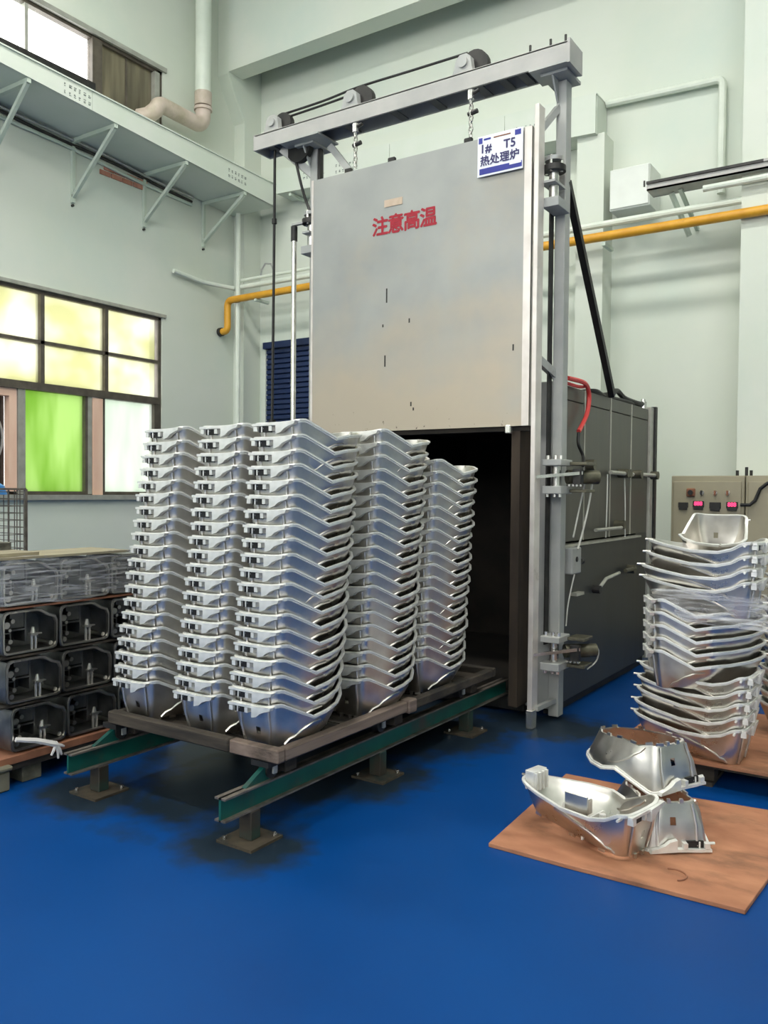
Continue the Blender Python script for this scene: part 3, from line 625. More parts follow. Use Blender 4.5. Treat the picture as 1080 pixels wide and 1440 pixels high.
# pneumatic door clamps
def clamp(z, side=1, motor=True, xs=-2.04, big=True):
    c = MB().box((xs - 0.075, 5.0, z + 0.07), (xs + 0.055, 5.19, z + 0.11)).build('door_clamp', 'frame_grey', fu, bevel=0.004)
    MB().box((xs - 0.075, 5.0, z - 0.11), (xs + 0.055, 5.19, z - 0.06)).build('clamp_base', 'frame_grey', c, bevel=0.004)
    MB().tube([(xs - 0.01, 5.08, z - 0.07), (xs - 0.01, 5.08, z + 0.08)], 0.028, 12).build('pivot', 'bright_steel', c, smooth=True)
    for dx in (-0.05, 0.0, 0.035):
        MB().tube([(xs + dx, 5.04, z + 0.10), (xs + dx, 5.04, z + 0.135)], 0.014, 8).build('bolt', 'bright_steel', c, smooth=True)
        MB().tube([(xs + dx, 5.03, z - 0.13), (xs + dx, 5.03, z - 0.10)], 0.012, 8).build('bolt', 'bright_steel', c, smooth=True)
    if motor:
        MB().bar((xs - 0.10, 4.92, z - 0.005), (xs + 0.14, 5.14, z + 0.025), 0.016, 0.02).build('clamp_arm', 'bright_steel', c)
        MB().box((xs + 0.055, 5.14, z + 0.075), (xs + 0.17, 5.30, z + 0.095)).build('mount_plate', 'oily_brass', c, bevel=0.003)
        MB().box((xs + 0.055, 5.14, z - 0.10), (xs + 0.17, 5.30, z - 0.08)).build('mount_plate', 'oily_brass', c, bevel=0.003)
        MB().tube([(xs + 0.03, 5.16, z + 0.0), (xs + 0.19, 5.30, z + 0.0)], 0.045, 12).build('cylinder', 'oily_brass', c, smooth=True)
        MB().box((xs + 0.08, 5.12, z - 0.06), (xs + 0.14, 5.17, z + 0.05)).build('valve_block', 'dark_steel', c, bevel=0.005)
        for k in range(4):
            MB().tube([(xs + 0.07 + 0.025 * k, 5.12, z - 0.055), (xs + 0.07 + 0.025 * k, 5.10, z - 0.055)], 0.008, 6).build('port', 'bright_steel', c)
    return c
cU = clamp(1.60); cL = clamp(0.47)
def top_clamp(x, s):
    c = MB().box((x - 0.05, 4.99, 3.30), (x + 0.06, 5.19, 3.36)).build('guide_clamp', 'frame_grey', fu, bevel=0.003)
    MB().tube([(x, 5.06, 3.36), (x, 5.06, 3.56)], 0.032, 14).build('spindle', 'bright_steel', c, smooth=True)
    MB().tube([(x, 5.06, 3.535), (x, 5.06, 3.57)], 0.075, 16).build('collar', 'dark_steel', c, smooth=True)
    MB().tube([(x, 5.06, 3.60), (x, 5.06, 3.625)], 0.06, 16).build('collar', 'frame_grey', c, smooth=True)
    MB().box((x - 0.06 if s > 0 else x - 0.03, 4.98, 3.45), (x + 0.04, 5.16, 3.465)).build('guide_plate', 'frame_grey', c)
    for dx, dy in ((-0.05, 0.0), (0.05, 0.0), (0.0, -0.05)): MB().tube([(x + dx, 5.06 + dy, 3.53), (x + dx, 5.06 + dy, 3.63)], 0.011, 6).build('bolt', 'bright_steel', c)
top_clamp(-2.085, 1); top_clamp(-4.05, -1)
MB().box((-4.20, 5.0, 3.535), (-4.04, 5.03, 3.55)).build('pole_arm', 'frame_grey', fu)
# fittings on the side wall
def side_fit(y, z, r=0.035): return MB().tube([(XR, y, z), (XR + 0.05, y, z)], r, 12)
hp = MB().tube([(XR + 0.06, 6.2, 1.655), (XR + 0.06, 6.75, 1.650)], 0.016, 8).build('air_pipe', 'seam_steel', fu, smooth=True)
MB().tube([(XR + 0.06, 6.9, 1.655), (XR + 0.06, 7.45, 1.655)], 0.016, 8).build('air_pipe', 'seam_steel', fu, smooth=True)
for y in (6.57, 6.63, 6.92, 7.40): MB().tube([(XR, y, 1.655), (XR + 0.085, y, 1.655)], 0.035, 12).build('pipe_fitting', 'oily_brass', fu, smooth=True)
MB().tube([(XR, 5.86, 1.70), (XR + 0.06, 5.86, 1.70)], 0.04, 12).build('pipe_fitting', 'oily_brass', fu, smooth=True)
MB().tube([(XR + 0.07, 5.86, 1.23), (XR + 0.07, 6.45, 1.23)], 0.013, 8).build('air_pipe', 'seam_steel', fu, smooth=True)
MB().tube([(XR, 6.5, 1.25), (XR + 0.08, 6.5, 1.25)], 0.035, 12).build('pipe_fitting', 'oily_brass', fu, smooth=True)
MB().tube([(XR + 0.07, 5.95, 0.80), (XR + 0.09, 6.05, 0.865), (XR + 0.09, 6.35, 0.885)], 0.013, 8).build('panel_handle', 'seam_steel', fu, smooth=True)
MB().tube([(XR + 0.035, 5.93, 0.795), (XR + 0.09, 5.93, 0.795)], 0.03, 10).build('pipe_fitting', 'dark_steel', fu, smooth=True)
MB().tube([(XR + 0.09, 6.5, 0.89), (XR + 0.09, 6.75, 0.89)], 0.016, 8).build('air_pipe', 'oily_brass', fu, smooth=True)
MB().tube([(XR + 0.035, 6.72, 0.885), (XR + 0.10, 6.72, 0.885)], 0.035, 10).build('pipe_fitting', 'oily_brass', fu, smooth=True)
MB().box((XR + 0.035, 5.48, 0.79), (XR + 0.08, 5.62, 0.81)).build('panel_handle', 'seam_steel', fu)
jb = MB().box((XR + 0.035, 5.33, 0.95), (XR + 0.10, 5.50, 1.13)).build('terminal_box', 'frame_grey', fu, bevel=0.008)
MB().tube([(XR + 0.10, 5.41, 1.05), (XR + 0.106, 5.41, 1.05)], 0.018, 8).build('knockout', 'black_iron', jb)
MB().tube([(XR + 0.09, 5.5, 1.03), (XR + 0.09, 5.54, 1.03)], 0.022, 10).build('gland', 'dark_steel', jb)
# cables hanging on the furnace side
def cable(pts, r, m, label, name='cable'):
    out = []
    P = [Vector(p) for p in pts]
    for i in range(len(P) - 1):
        p0 = P[max(i - 1, 0)]; p1 = P[i]; p2 = P[i + 1]; p3 = P[min(i + 2, len(P) - 1)]
        for k in range(6):
            t_ = k / 6
            out.append(0.5 * ((2 * p1) + (p2 - p0) * t_ + (2 * p0 - 5 * p1 + 4 * p2 - p3) * t_ ** 2 + (3 * p1 - p0 - 3 * p2 + p3) * t_ ** 3))
    out.append(P[-1])
    return tag(MB().tube(out, r, 7).build(name, m, smooth=True), label, 'hose' if 'hose' in name else 'cable')
xs_ = XR + 0.03
cable([(xs_, 5.38, 2.27), (xs_ + 0.03, 5.62, 2.26), (xs_ + 0.02, 5.74, 2.19), (xs_ + 0.02, 5.70, 2.05), (xs_ + 0.03, 5.52, 1.92)], 0.016, 'red_hose', 'red air hose looping over the furnace top edge', 'air_hose')
cable([(xs_ - 0.02, 5.40, 2.24), (xs_ + 0.01, 5.55, 2.23), (xs_ + 0.01, 5.66, 2.24)], 0.012, 'red_hose', 'second red hose lying along the furnace top edge', 'air_hose')
cable([(xs_ + 0.03, 5.52, 1.91), (xs_ + 0.04, 5.49, 1.83), (xs_ + 0.06, 5.53, 1.75), (xs_ + 0.09, 5.45, 1.68)], 0.011, 'black_iron', 'black hose dropping from the red hose to upper clamp', 'air_hose')
cable([(-1.92, 5.27, 1.62), (-1.96, 5.50, 1.62), (-2.0, 5.56, 1.45), (-2.02, 5.5, 1.25), (-2.02, 5.40, 1.12)], 0.007, 'cable_white', 'white cable looping from the upper clamp to terminal box')
cable([(-1.94, 5.25, 1.60), (-1.98, 5.42, 1.60), (-2.03, 5.46, 1.42), (-2.03, 5.34, 1.20)], 0.006, 'cable_white', 'inner white cable hanging below the upper clamp')
cable([(XR + 0.03, 6.22, 1.64), (XR + 0.035, 6.20, 1.4), (XR + 0.03, 6.2, 1.16)], 0.005, 'cable_white', 'thin white wire hanging left of the side pipe')
cable([(XR + 0.04, 6.6, 1.62), (XR + 0.045, 6.61, 1.4), (XR + 0.045, 6.62, 1.15)], 0.005, 'cable_white', 'thin white wire hanging under the middle pipe fitting')
cable([(XR + 0.09, 5.40, 0.95), (XR + 0.06, 5.37, 0.75), (XR + 0.05, 5.36, 0.6)], 0.005, 'cable_white', 'thin white wires below the terminal box')
cable([(-1.88, 5.30, 0.50), (-1.86, 5.38, 0.46), (-1.88, 5.40, 0.38), (-1.92, 5.34, 0.33)], 0.005, 'cable_white', 'white wire loop beside the lower clamp')
cable([(XR - 0.1, 6.2, ZT + 0.0), (XR - 0.05, 6.45, ZT + 0.04), (XR - 0.05, 6.65, ZT + 0.09), (XR - 0.05, 6.85, ZT + 0.05), (XR - 0.02, 7.1, ZT + 0.03), (XR - 0.04, 7.35, ZT + 0.05)], 0.022, 'black_iron', 'black cable coil lying on the furnace roof edge')
cable([(XR - 0.12, 5.9, ZT + 0.0), (XR - 0.04, 6.1, ZT + 0.03), (XR - 0.06, 6.4, ZT + 0.02), (XR - 0.03, 6.9, ZT + 0.02), (XR - 0.05, 7.3, ZT + 0.02)], 0.02, 'black_iron', 'straight black cable along the furnace roof edge')
tag(MB().tube([(XR - 0.03, 7.3, ZT - 0.01), (XR - 0.03, 7.3, ZT + 0.06)], 0.03, 10).tube([(XR - 0.03, 7.3, ZT + 0.06), (XR - 0.03, 7.3, ZT + 0.085)], 0.018, 10).build('valve', 'bright_steel', smooth=True), 'small steel valve at the rear of the furnace roof', 'valve')

# furnace door, raised
DX0, DX1, DZ0, DZ1, DY = -3.955, -2.19, 1.925, 3.815, 4.955
do = thing('furnace_door', 'raised grey steel furnace door with red Chinese warning lettering', 'door', (-3.09, DY, DZ0))
MB().box((DX0, DY, DZ0), (DX1, DY + 0.012, DZ1)).build('front_sheet', 'door_steel', do)
MB().box((DX0 + 0.01, DY + 0.012, DZ0 + 0.01), (DX1 - 0.01, DY + 0.10, DZ1 - 0.02)).build('insulated_core', 'frame_grey', do)
MB().box((DX0 - 0.012, DY - 0.004, DZ0), (DX0 + 0.006, DY + 0.10, DZ1)).build('edge_trim', 'edge_steel', do)
MB().box((DX1 - 0.05, DY - 0.006, DZ0), (DX1, DY + 0.10, DZ1)).build('edge_trim', 'edge_steel', do)
MB().box((DX0, DY + 0.02, DZ0 - 0.03), (DX1, DY + 0.09, DZ0)).build('bottom_seal', 'lining', do)
for x in (-3.66, -3.28, -2.67):
    MB().box((x - 0.03, DY + 0.03, DZ1 - 0.02), (x + 0.03, DY + 0.06, DZ1 + 0.045)).build('lifting_lug', 'dark_steel', do, bevel=0.006)
MB().box((-2.34, DY - 0.04, DZ0 - 0.05), (-2.30, DY - 0.0, DZ0 + 0.005)).build('bottom_catch', 'bright_steel', do, bevel=0.006)
MB().box((-3.31, DY - 0.004, 3.50), (-3.16, DY, 3.55)).build('nameplate', 'faded_label', do)
CHARS = '注意高温'
for i, ch in enumerate(CHARS):
    me = text_mesh(ch, 0.14, 0.0, bold=0.0042)
    o = part('warning_character', me, 'warning_red', do); o.rotation_euler = (R(90), 0, 0)
    o.location = (-3.345 + i * 0.132 + 3.09, -0.002, 3.365 + i * 0.0 - DZ0)
for (x, z, l) in ((-3.29, 2.93, 0.10), (-3.30, 2.46, 0.08), (-3.10, 2.70, 0.03), (-3.32, 2.68, 0.02), (-3.08, 2.12, 0.03), (-3.06, 2.08, 0.02), (-2.31, 2.45, 0.04)):
    MB().box((x, DY - 0.002, z - l), (x + 0.01, DY + 0.001, z)).build('scratch', 'dark_steel', do)
# small hung sign
sg = thing('notice_sign', 'white and blue notice hung at the door top right reading 1# T5', 'sign', (-2.39, DY - 0.02, 3.55))
MB().box((-2.565, DY - 0.024, 3.555), (-2.245, DY - 0.016, 3.815)).build('board', 'sign_white', sg)
MB().box((-2.55, DY - 0.026, 3.567), (-2.25, DY - 0.023, 3.605)).build('blue_band', 'sign_blue', sg)
MB().box((-2.30, DY - 0.026, 3.772), (-2.258, DY - 0.023, 3.805)).build('blue_square', 'sign_blue', sg)
MB().box((-2.557, DY - 0.026, 3.768), (-2.53, DY - 0.023, 3.805)).build('blue_square', 'sign_blue', sg)
def sign_text(body, size, x, z, m='sign_ink', w=0.0):
    o = part('lettering', text_mesh(body, size, w, bold=0.0018), m, sg); o.rotation_euler = (R(90), 0, 0); o.location = (x + 2.39, -0.0075, z - 3.55)
    return o
sign_text('1#', 0.078, -2.505, 3.728); sign_text('T5', 0.078, -2.335, 3.728); sign_text('热处理炉', 0.07, -2.405, 3.648)
MB().box((-2.52, DY - 0.026, 3.785), (-2.47, DY - 0.023, 3.797)).build('small_print', 'sign_blue', sg)
MB().box((-2.45, DY - 0.026, 3.787), (-2.33, DY - 0.023, 3.795)).build('small_print', 'red_ply_edge', sg)
MB().box((-2.335, DY - 0.0275, 3.592), (-2.255, DY - 0.0255, 3.618)).build('small_print', 'sign_white', sg)
# lifting chains
def chain(x, y, z0, z1, label):
    c = thing('lifting_chain', label, 'chain', (x, y, z0), 'chains between gantry and door')
    n = 7
    MB().tube([(x, y, z1 - 0.06), (x, y, z1)], 0.022, 8).build('shackle', 'bright_steel', c, smooth=True)
    MB().tube([(x - 0.01, y, z1 - 0.03), (x + 0.06, y, z1 - 0.01)], 0.012, 8).build('shackle_pin', 'dark_steel', c, smooth=True)
    MB().tube([(x - 0.02, y, (z0 + z1) / 2), (x + 0.05, y, (z0 + z1) / 2 + 0.012)], 0.016, 8).build('clamp_bolt', 'dark_steel', c, smooth=True)
    h = (z1 - 0.06 - z0) / n
    for k in range(n):
        u = (1, 0, 0) if k % 2 else (0, 1, 0)
        ring = arc((x, y, z0 + h * (k + 0.5)), 1, 0, 2 * math.pi, Vector(u) * 0.014, (0, 0, h * 0.62), 8)
        MB().tube(ring, 0.006, 5).build('link', 'bright_steel', c)
chain(-3.60, 5.0, 3.86, 4.17, 'chain lifting the door at its left, below the middle pulley')
chain(-2.655, 5.0, 3.86, 4.17, 'chain lifting the door at its right, above the notice sign')
# ropes
cable([(-2.75, 5.12, 4.495), (-3.2, 5.12, 4.497), (-3.66, 5.12, 4.50), (-4.0, 5.12, 4.48), (-4.40, 5.12, 4.475)], 0.009, 'black_iron', 'upper dark wire rope running over all three gantry pulleys', 'wire_rope')
cable([(-3.70, 5.135, 4.47), (-4.0, 5.135, 4.458), (-4.40, 5.135, 4.45)], 0.009, 'black_iron', 'short lower wire rope between the two left pulleys', 'wire_rope')
rp = thing('hanging_rope', 'dark rope hanging straight down from the gantry beam left end', 'rope', (-4.46, 5.10, 1.95))
MB().tube([(-4.46, 5.10, 4.20), (-4.465, 5.10, 3.2), (-4.475, 5.10, 2.05)], 0.011, 8).build('rope', 'black_iron', rp, smooth=True)
MB().tube([(-4.475, 5.10, 2.06), (-4.47, 5.10, 1.97), (-4.44, 5.10, 1.95)], 0.03, 8, 0.02).build('hook', 'black_iron', rp, smooth=True)
MB().tube([(-4.462, 5.10, 3.62), (-4.462, 5.10, 3.66)], 0.02, 8).build('knot', 'black_iron', rp)
cable([(-4.28, 5.14, 4.10), (-4.2, 5.13, 3.85), (-4.06, 5.06, 3.62)], 0.011, 'black_iron', 'slanting dark rope from lower sheave to left guide clamp', 'wire_rope')
pl = thing('vertical_rod', 'bright steel rod standing left of the raised door', 'rod', (-4.19, 5.02, 0.02))
MB().tube([(-4.19, 5.02, 0.02), (-4.19, 5.02, 3.42)], 0.02, 12).build('rod', 'bright_steel', pl, smooth=True)
MB().tube([(-4.19, 5.02, 3.42), (-4.19, 5.02, 3.53)], 0.026, 12).build('sleeve', 'dark_steel', pl, smooth=True)
MB().box((-4.26, 4.95, 0.0), (-4.12, 5.09, 0.02)).build('base_plate', 'dark_steel', pl)

# ================================================================== RAILS AND CART
def rail(x, label):
    r = thing('charging_rail', label, 'rail', (x, 3.7, 0), 'rails in front of the furnace')
    ya, yb, z0, z1 = 2.46, 5.16, 0.135, 0.235
    MB().box((x - 0.006, ya, z0), (x + 0.006, yb, z1)).build('web', 'rail_green', r)
    MB().box((x - 0.03, ya, z1 - 0.008), (x + 0.03, yb, z1)).build('top_flange', 'rail_worn', r)
    MB().box((x - 0.03, ya, z0), (x + 0.03, yb, z0 + 0.008)).build('bottom_flange', 'rail_worn', r)
    for y in (2.64, 3.62, 4.60):
        MB().box((x - 0.035, y - 0.03, 0.012), (x + 0.035, y + 0.03, z0)).build('leg', 'leg_green', r, bevel=0.003)
        p = MB().box((x - 0.10, y - 0.10, 0.0), (x + 0.10, y + 0.10, 0.012)).build('base_plate', 'rusty_plate', r)
        for dx, dy in ((-0.075, -0.075), (0.075, 0.075)): MB().tube([(x + dx, y + dy, 0.012), (x + dx, y + dy, 0.026)], 0.009, 6).build('anchor_bolt', 'bright_steel', p)
    MB().prism([(2.60, z1), (2.76, z1), (2.76, z1 + 0.06), (2.72, z1 + 0.06)], 'x', x - 0.012, x + 0.012).build('end_stop', 'rail_green', r)
rail(-2.43, 'right green charging rail on steel legs in front of furnace')
rail(-3.43, 'left green charging rail on steel legs beside the housing pile')
CX0, CX1, CY0, CY1, CZ = -3.42, -2.31, 2.68, 4.72, 0.345
ct = thing('charging_cart', 'low timber-edged cart on rails carrying the casting stacks', 'cart', ((CX0 + CX1) / 2, (CY0 + CY1) / 2, 0.235))
MB().box((CX0, CY0, CZ - 0.01), (CX0 + 0.82, CY0 + 0.05, CZ + 0.05)).build('front_board', 'dark_timber', ct, bevel=0.006)
MB().box((CX0 + 0.825, CY0, CZ - 0.01), (CX1, CY0 + 0.05, CZ + 0.05)).build('front_board', 'old_timber', ct, bevel=0.006)
MB().box((CX1 - 0.05, CY0 + 0.055, CZ - 0.01), (CX1, 3.72, CZ + 0.045)).build('side_board', 'old_timber', ct, bevel=0.006)
MB().box((CX1 - 0.05, 3.72, CZ - 0.02), (CX1 + 0.01, 3.80, CZ + 0.05)).build('joint_block', 'old_timber', ct, bevel=0.006)
MB().box((CX1 - 0.05, 3.80, CZ - 0.01), (CX1, CY1, CZ + 0.04)).build('side_board', 'dark_timber', ct, bevel=0.006)
MB().box((CX0, CY0 + 0.055, CZ - 0.01), (CX0 + 0.05, CY1, CZ + 0.045)).build('side_board', 'dark_timber', ct, bevel=0.006)
MB().box((CX0, CY1, CZ - 0.01), (CX1, CY1 + 0.05, CZ + 0.045)).build('rear_board', 'dark_timber', ct, bevel=0.006)
y = CY0 + 0.06
while y < CY1 - 0.1:
    MB().box((CX0 + 0.055, y, CZ - 0.02), (CX1 - 0.055, y + 0.13, CZ)).build('deck_plank', 'dark_timber', ct)
    y += 0.143
for xx in (-2.43, -3.43):
    MB().box((xx - 0.05, CY0 + 0.02, CZ - 0.045), (xx + 0.05, CY1, CZ - 0.02)).build('runner', 'dark_steel', ct)
    for y in (2.86, 3.75, 4.62):
        MB().box((xx - 0.045, y - 0.04, 0.25), (xx + 0.045, y + 0.04, CZ - 0.045)).build('bearer_block', 'dark_timber', ct, bevel=0.004)
    for y in (2.76, 3.62, 4.5):
        wh = MB().tube([(xx - 0.022, y, 0.275), (xx + 0.022, y, 0.275)], 0.038, 16).build('wheel', 'dark_steel', ct, smooth=True)
        MB().box((xx - 0.04, y - 0.012, 0.262), (xx - 0.03, y + 0.012, CZ - 0.03)).build('wheel_fork', 'frame_grey', wh)
        MB().box((xx + 0.03, y - 0.012, 0.262), (xx + 0.04, y + 0.012, CZ - 0.03)).build('wheel_fork', 'frame_grey', wh)

# ================================================================== TUB CASTINGS
ST = [  # rim, mid, bottom   (z = 0 at the blunt-end rim)
    ((.10, 0, 0), (.105, .012, -.10), (.112, .03, -.19)),
    ((.143, 0, 0), (.143, .012, -.10), (.145, .03, -.19)),
    ((.168, 0, 0), (.168, .012, -.10), (.166, .03, -.19)),
    ((.215, 0, .002), (.21, .012, -.10), (.198, .03, -.19)),
    ((.258, .013, .010), (.246, .028, -.10), (.226, .044, -.19)),
    ((.274, .045, .008), (.260, .056, -.10), (.240, .068, -.19)),
    ((.300, .112, -.026), (.288, .114, -.135), (.262, .114, -.178)),
    ((.327, .19, -.064), (.319, .192, -.096), (.270, .2, -.186)),
    ((.344, .262, -.048), (.334, .262, -.086), (.272, .28, -.175)),
    ((.322, .36, -.040), (.312, .355, -.080), (.25, .37, -.165)),
    ((.262, .47, -.030), (.252, .462, -.075), (.21, .45, -.15)),
    ((.200, .545, -.016), (.195, .538, -.046), (.16, .50, -.135)),
    ((.130, .57, -.010), (.13, .562, -.04), (.125, .515, -.13)),
    ((.070, .535, -.012), (.077, .53, -.042), (.095, .495, -.135)),
    ((.036, .44, -.030), (.042, .438, -.052), (.085, .43, -.15)),
    ((.012, .31, -.050), (.018, .308, -.074), (.078, .30, -.175)),
    ((.004, .17, -.052), (.014, .17, -.118), (.058, .165, -.186)),
    ((.002, .10, -.034), (.016, .104, -.150), (.044, .104, -.182)),
    ((0.0, .045, -.004), (.016, .056, -.10), (.050, .070, -.19)),
    ((.022, .006, .002), (.036, .020, -.10), (.07, .040, -.19)),
]
SUB = 3
LINEAR = {0, 1, 2, 5, 6, 7, 8, 9, 10, 14, 15, 16}
def catmull(p0, p1, p2, p3, t_):
    p0, p1, p2, p3 = map(Vector, (p0, p1, p2, p3))
    return 0.5 * ((2 * p1) + (p2 - p0) * t_ + (2 * p0 - 5 * p1 + 4 * p2 - p3) * t_ ** 2 + (3 * p1 - p0 - 3 * p2 + p3) * t_ ** 3)
def loops():
    n = len(ST); L = [[], [], []]
    for i in range(n):
        for k in range(SUB):
            for r_ in range(3):
                if i in LINEAR: L[r_].append(Vector(ST[i][r_]).lerp(Vector(ST[(i + 1) % n][r_]), k / SUB)); continue
                L[r_].append(catmull(ST[i - 1][r_], ST[i][r_], ST[(i + 1) % n][r_], ST[(i + 2) % n][r_], k / SUB))
    return L
LP = loops(); NL = len(LP[0])
def outward(loop):
    out = []
    for i in range(NL):
        d = loop[(i + 1) % NL] - loop[i - 1]; d.z = 0; d.normalize()
        out.append(Vector((d.y, -d.x, 0)))
    return out
ON = outward(LP[0])
def body_mesh(mirror, floor_ring=True):
    rim, mid, bot = LP
    lo = [m + (b - m) * 0.36 for m, b in zip(mid, bot)]
    cen = Vector((.15, .25, -.17))
    ring = [b + Vector(((cen.x - b.x), (cen.y - b.y), 0)).normalized() * 0.014 for b in bot]
    rows = [rim, [r_ + (m - r_) * 0.5 for r_, m in zip(rim, mid)], mid, lo, [l_ + (b - l_) * 0.6 for l_, b in zip(lo, bot)], bot, ring]
    bm = bmesh.new(); V = [[bm.verts.new(p) for p in row] for row in rows]
    for j in range(len(rows) - 1):
        for i in range(NL):
            if j == 2 and SUB <= i < 2 * SUB: continue       # hole in the blunt end
            q = (i + 1) % NL
            bm.faces.new((V[j][i], V[j + 1][i], V[j + 1][q], V[j][q]))
    bmesh.ops.recalc_face_normals(bm, faces=bm.faces)
    bmesh.ops.solidify(bm, geom=list(bm.faces), thickness=0.005)
    # raised bead along the facet line
    me = bpy.data.meshes.new('tub_body'); bm.to_mesh(me); bm.free()
    mb = MB(); mb.v = [tuple(v.co) for v in me.vertices]; mb.f = [tuple(p.vertices) for p in me.polygons]
    bpy.data.meshes.remove(me)
    a, b = int(5.7 * SUB), int(7.7 * SUB)
    pts = []
    for q, i in enumerate(range(5 * SUB + 1, b + 1)):
        t_ = min(1.0, (q + 0.3) / 3.0)
        pts.append(bot[i].lerp(mid[i], t_) + ON[i] * 0.002)
    mb.tube(pts, 0.0055, 6)
    pts = []
    for q, i in enumerate(range(18 * SUB - 1, 14 * SUB + 1, -1)):
        t_ = min(1.0, (q + 0.3) / 3.0)
        pts.append(bot[i].lerp(mid[i], t_) + ON[i] * 0.002)
    mb.tube(pts, 0.0055, 6)
    mb.tube([(.14, .56, -.012), (.145, .605, -.012)], .007, 6)      # stub at the nose
    # vertical ribs on the blunt end
    for x in (.06, .225):
        mb.tube([(x, -.001, -.02), (x, .010, -.10), (x + (.1425 - x) * .15, .028, -.185)], 0.006, 6)
    if mirror: mb.v = [(-x, y_, z_) for x, y_, z_ in mb.v]
    return mb.mesh('tub_body', smooth=True, angle=24)
def rim_mesh(mirror):
    sec = [(-.002, .003), (.012, .003), (.012, -.005), (.005, -.006), (.005, -.013), (-.002, -.013)]
    mb = MB(); vs = []; fs = []; k = len(sec)
    for i in range(NL):
        for (o_, z_) in sec: vs.append(LP[0][i] + ON[i] * o_ + Vector((0, 0, z_)))
    for i in range(NL):
        q = (i + 1) % NL
        for j in range(k): fs.append((i * k + j, i * k + (j + 1) % k, q * k + (j + 1) % k, q * k + j))
    mb.add(vs, fs)
    if mirror: mb.v = [(-x, y_, z_) for x, y_, z_ in mb.v]
    return mb.mesh('tub_rim', smooth=True, angle=20)
def bracket_mesh(mirror):
    mb = MB()
    mb.box((.004, -.020, -.012), (.15, 0, -.001))
    mb.box((.012, -.020, -.036), (.034, .006, -.014)).box((.104, -.020, -.036), (.122, .006, -.014))
    mb.tube([(.052, -.008, -.040), (.052, -.008, -.014)], .0035, 6)
    mb.prism([(.15, -.003), (.262, .004), (.255, -.010), (.225, -.018), (.20, -.028), (.18, -.044), (.15, -.052)], 'y', -.026, -.002)
    mb.tube([(-.026, .03, -.018), (.01, .03, -.018)], .006, 6)
    if mirror: mb.v = [(-x, y_, z_) for x, y_, z_ in mb.v]
    return mb.mesh('tub_bracket', bevel=0.0)
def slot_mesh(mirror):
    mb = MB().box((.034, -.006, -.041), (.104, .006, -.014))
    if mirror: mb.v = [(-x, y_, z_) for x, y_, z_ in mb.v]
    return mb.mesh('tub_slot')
def tab_mesh(mirror):
    mb = MB()
    for st in (3.6, 5.0, 6.4, 7.5, 8.6, 9.8, 11.5, 13.5, 15.0, 16.4):
        i_ = int(st * SUB) % NL; p = LP[2][i_]; d = (LP[2][(i_ + 1) % NL] - p).normalized(); c_ = p - ON[i_] * .004
        mb.bar(c_ - d * .016 + Vector((0, 0, -.005)), c_ + d * .016 + Vector((0, 0, -.005)), .008, .014)
    if mirror: mb.v = [(-x, y_, z_) for x, y_, z_ in mb.v]
    return mb.mesh('tub_tabs')
def foot_mesh():
    return MB().prism([(-.010, .0), (.010, 0), (.006, -.018), (-.006, -.018)], 'y', -.004, .008).mesh('tub_foot')
def inner_mesh(mirror):
    mb = MB()
    # webs, bosses and a pocket inside the tub
    for x, y_, r_, h in ((.10, .20, .022, .09), (.15, .17, .016, .07), (.19, .22, .018, .08), (.13, .27, .014, .06), (.22, .15, .012, .07)):
        mb.tube([(x, y_, -.18), (x, y_, -.18 + h)], r_, 10, r_ * .8)
    mb.box((.06, .235, -.18), (.23, .243, -.10)).box((.12, .12, -.18), (.127, .30, -.11))
    mb.tube([(.12, .34, -.15), (.17, .38, -.11), (.21, .34, -.12)], .028, 10)
    mb.box((.08, .315, -.165), (.2, .325, -.075)).box((.09, .12, -.182), (.2, .26, -.176))
    return_v = mb
    if mirror: mb.v = [(-x, y_, z_) for x, y_, z_ in mb.v]
    return mb.mesh('tub_inner', smooth=True)
def block_mesh(mirror):
    mb = MB()
    mb.box((.085, .50, -.05), (.185, .548, .035))
    for k in range(4): mb.box((.090 + .026 * k, .488, -.05), (.102 + .026 * k, .502, .03))
    if mirror: mb.v = [(-x, y_, z_) for x, y_, z_ in mb.v]
    return mb.mesh('tub_block', bevel=0.002)
def plate_mesh(mirror):
    mb = MB().box((.035, .20, -.07), (.043, .31, .015)).box((.043, .20, -.06), (.075, .208, .0)).box((.043, .302, -.06), (.075, .31, .0))
    if mirror: mb.v = [(-x, y_, z_) for x, y_, z_ in mb.v]
    return mb.mesh('tub_plate', bevel=0.002)
M_BODY = {s: body_mesh(s) for s in (False, True)}
M_RIM = {s: rim_mesh(s) for s in (False, True)}
M_BRK = {s: bracket_mesh(s) for s in (False, True)}
M_INN = {s: inner_mesh(s) for s in (False, True)}
M_BLK = {s: block_mesh(s) for s in (False, True)}
M_PLT = {s: plate_mesh(s) for s in (False, True)}
M_FOOT = foot_mesh()
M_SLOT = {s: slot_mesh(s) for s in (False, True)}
M_TAB = {s: tab_mesh(s) for s in (False, True)}
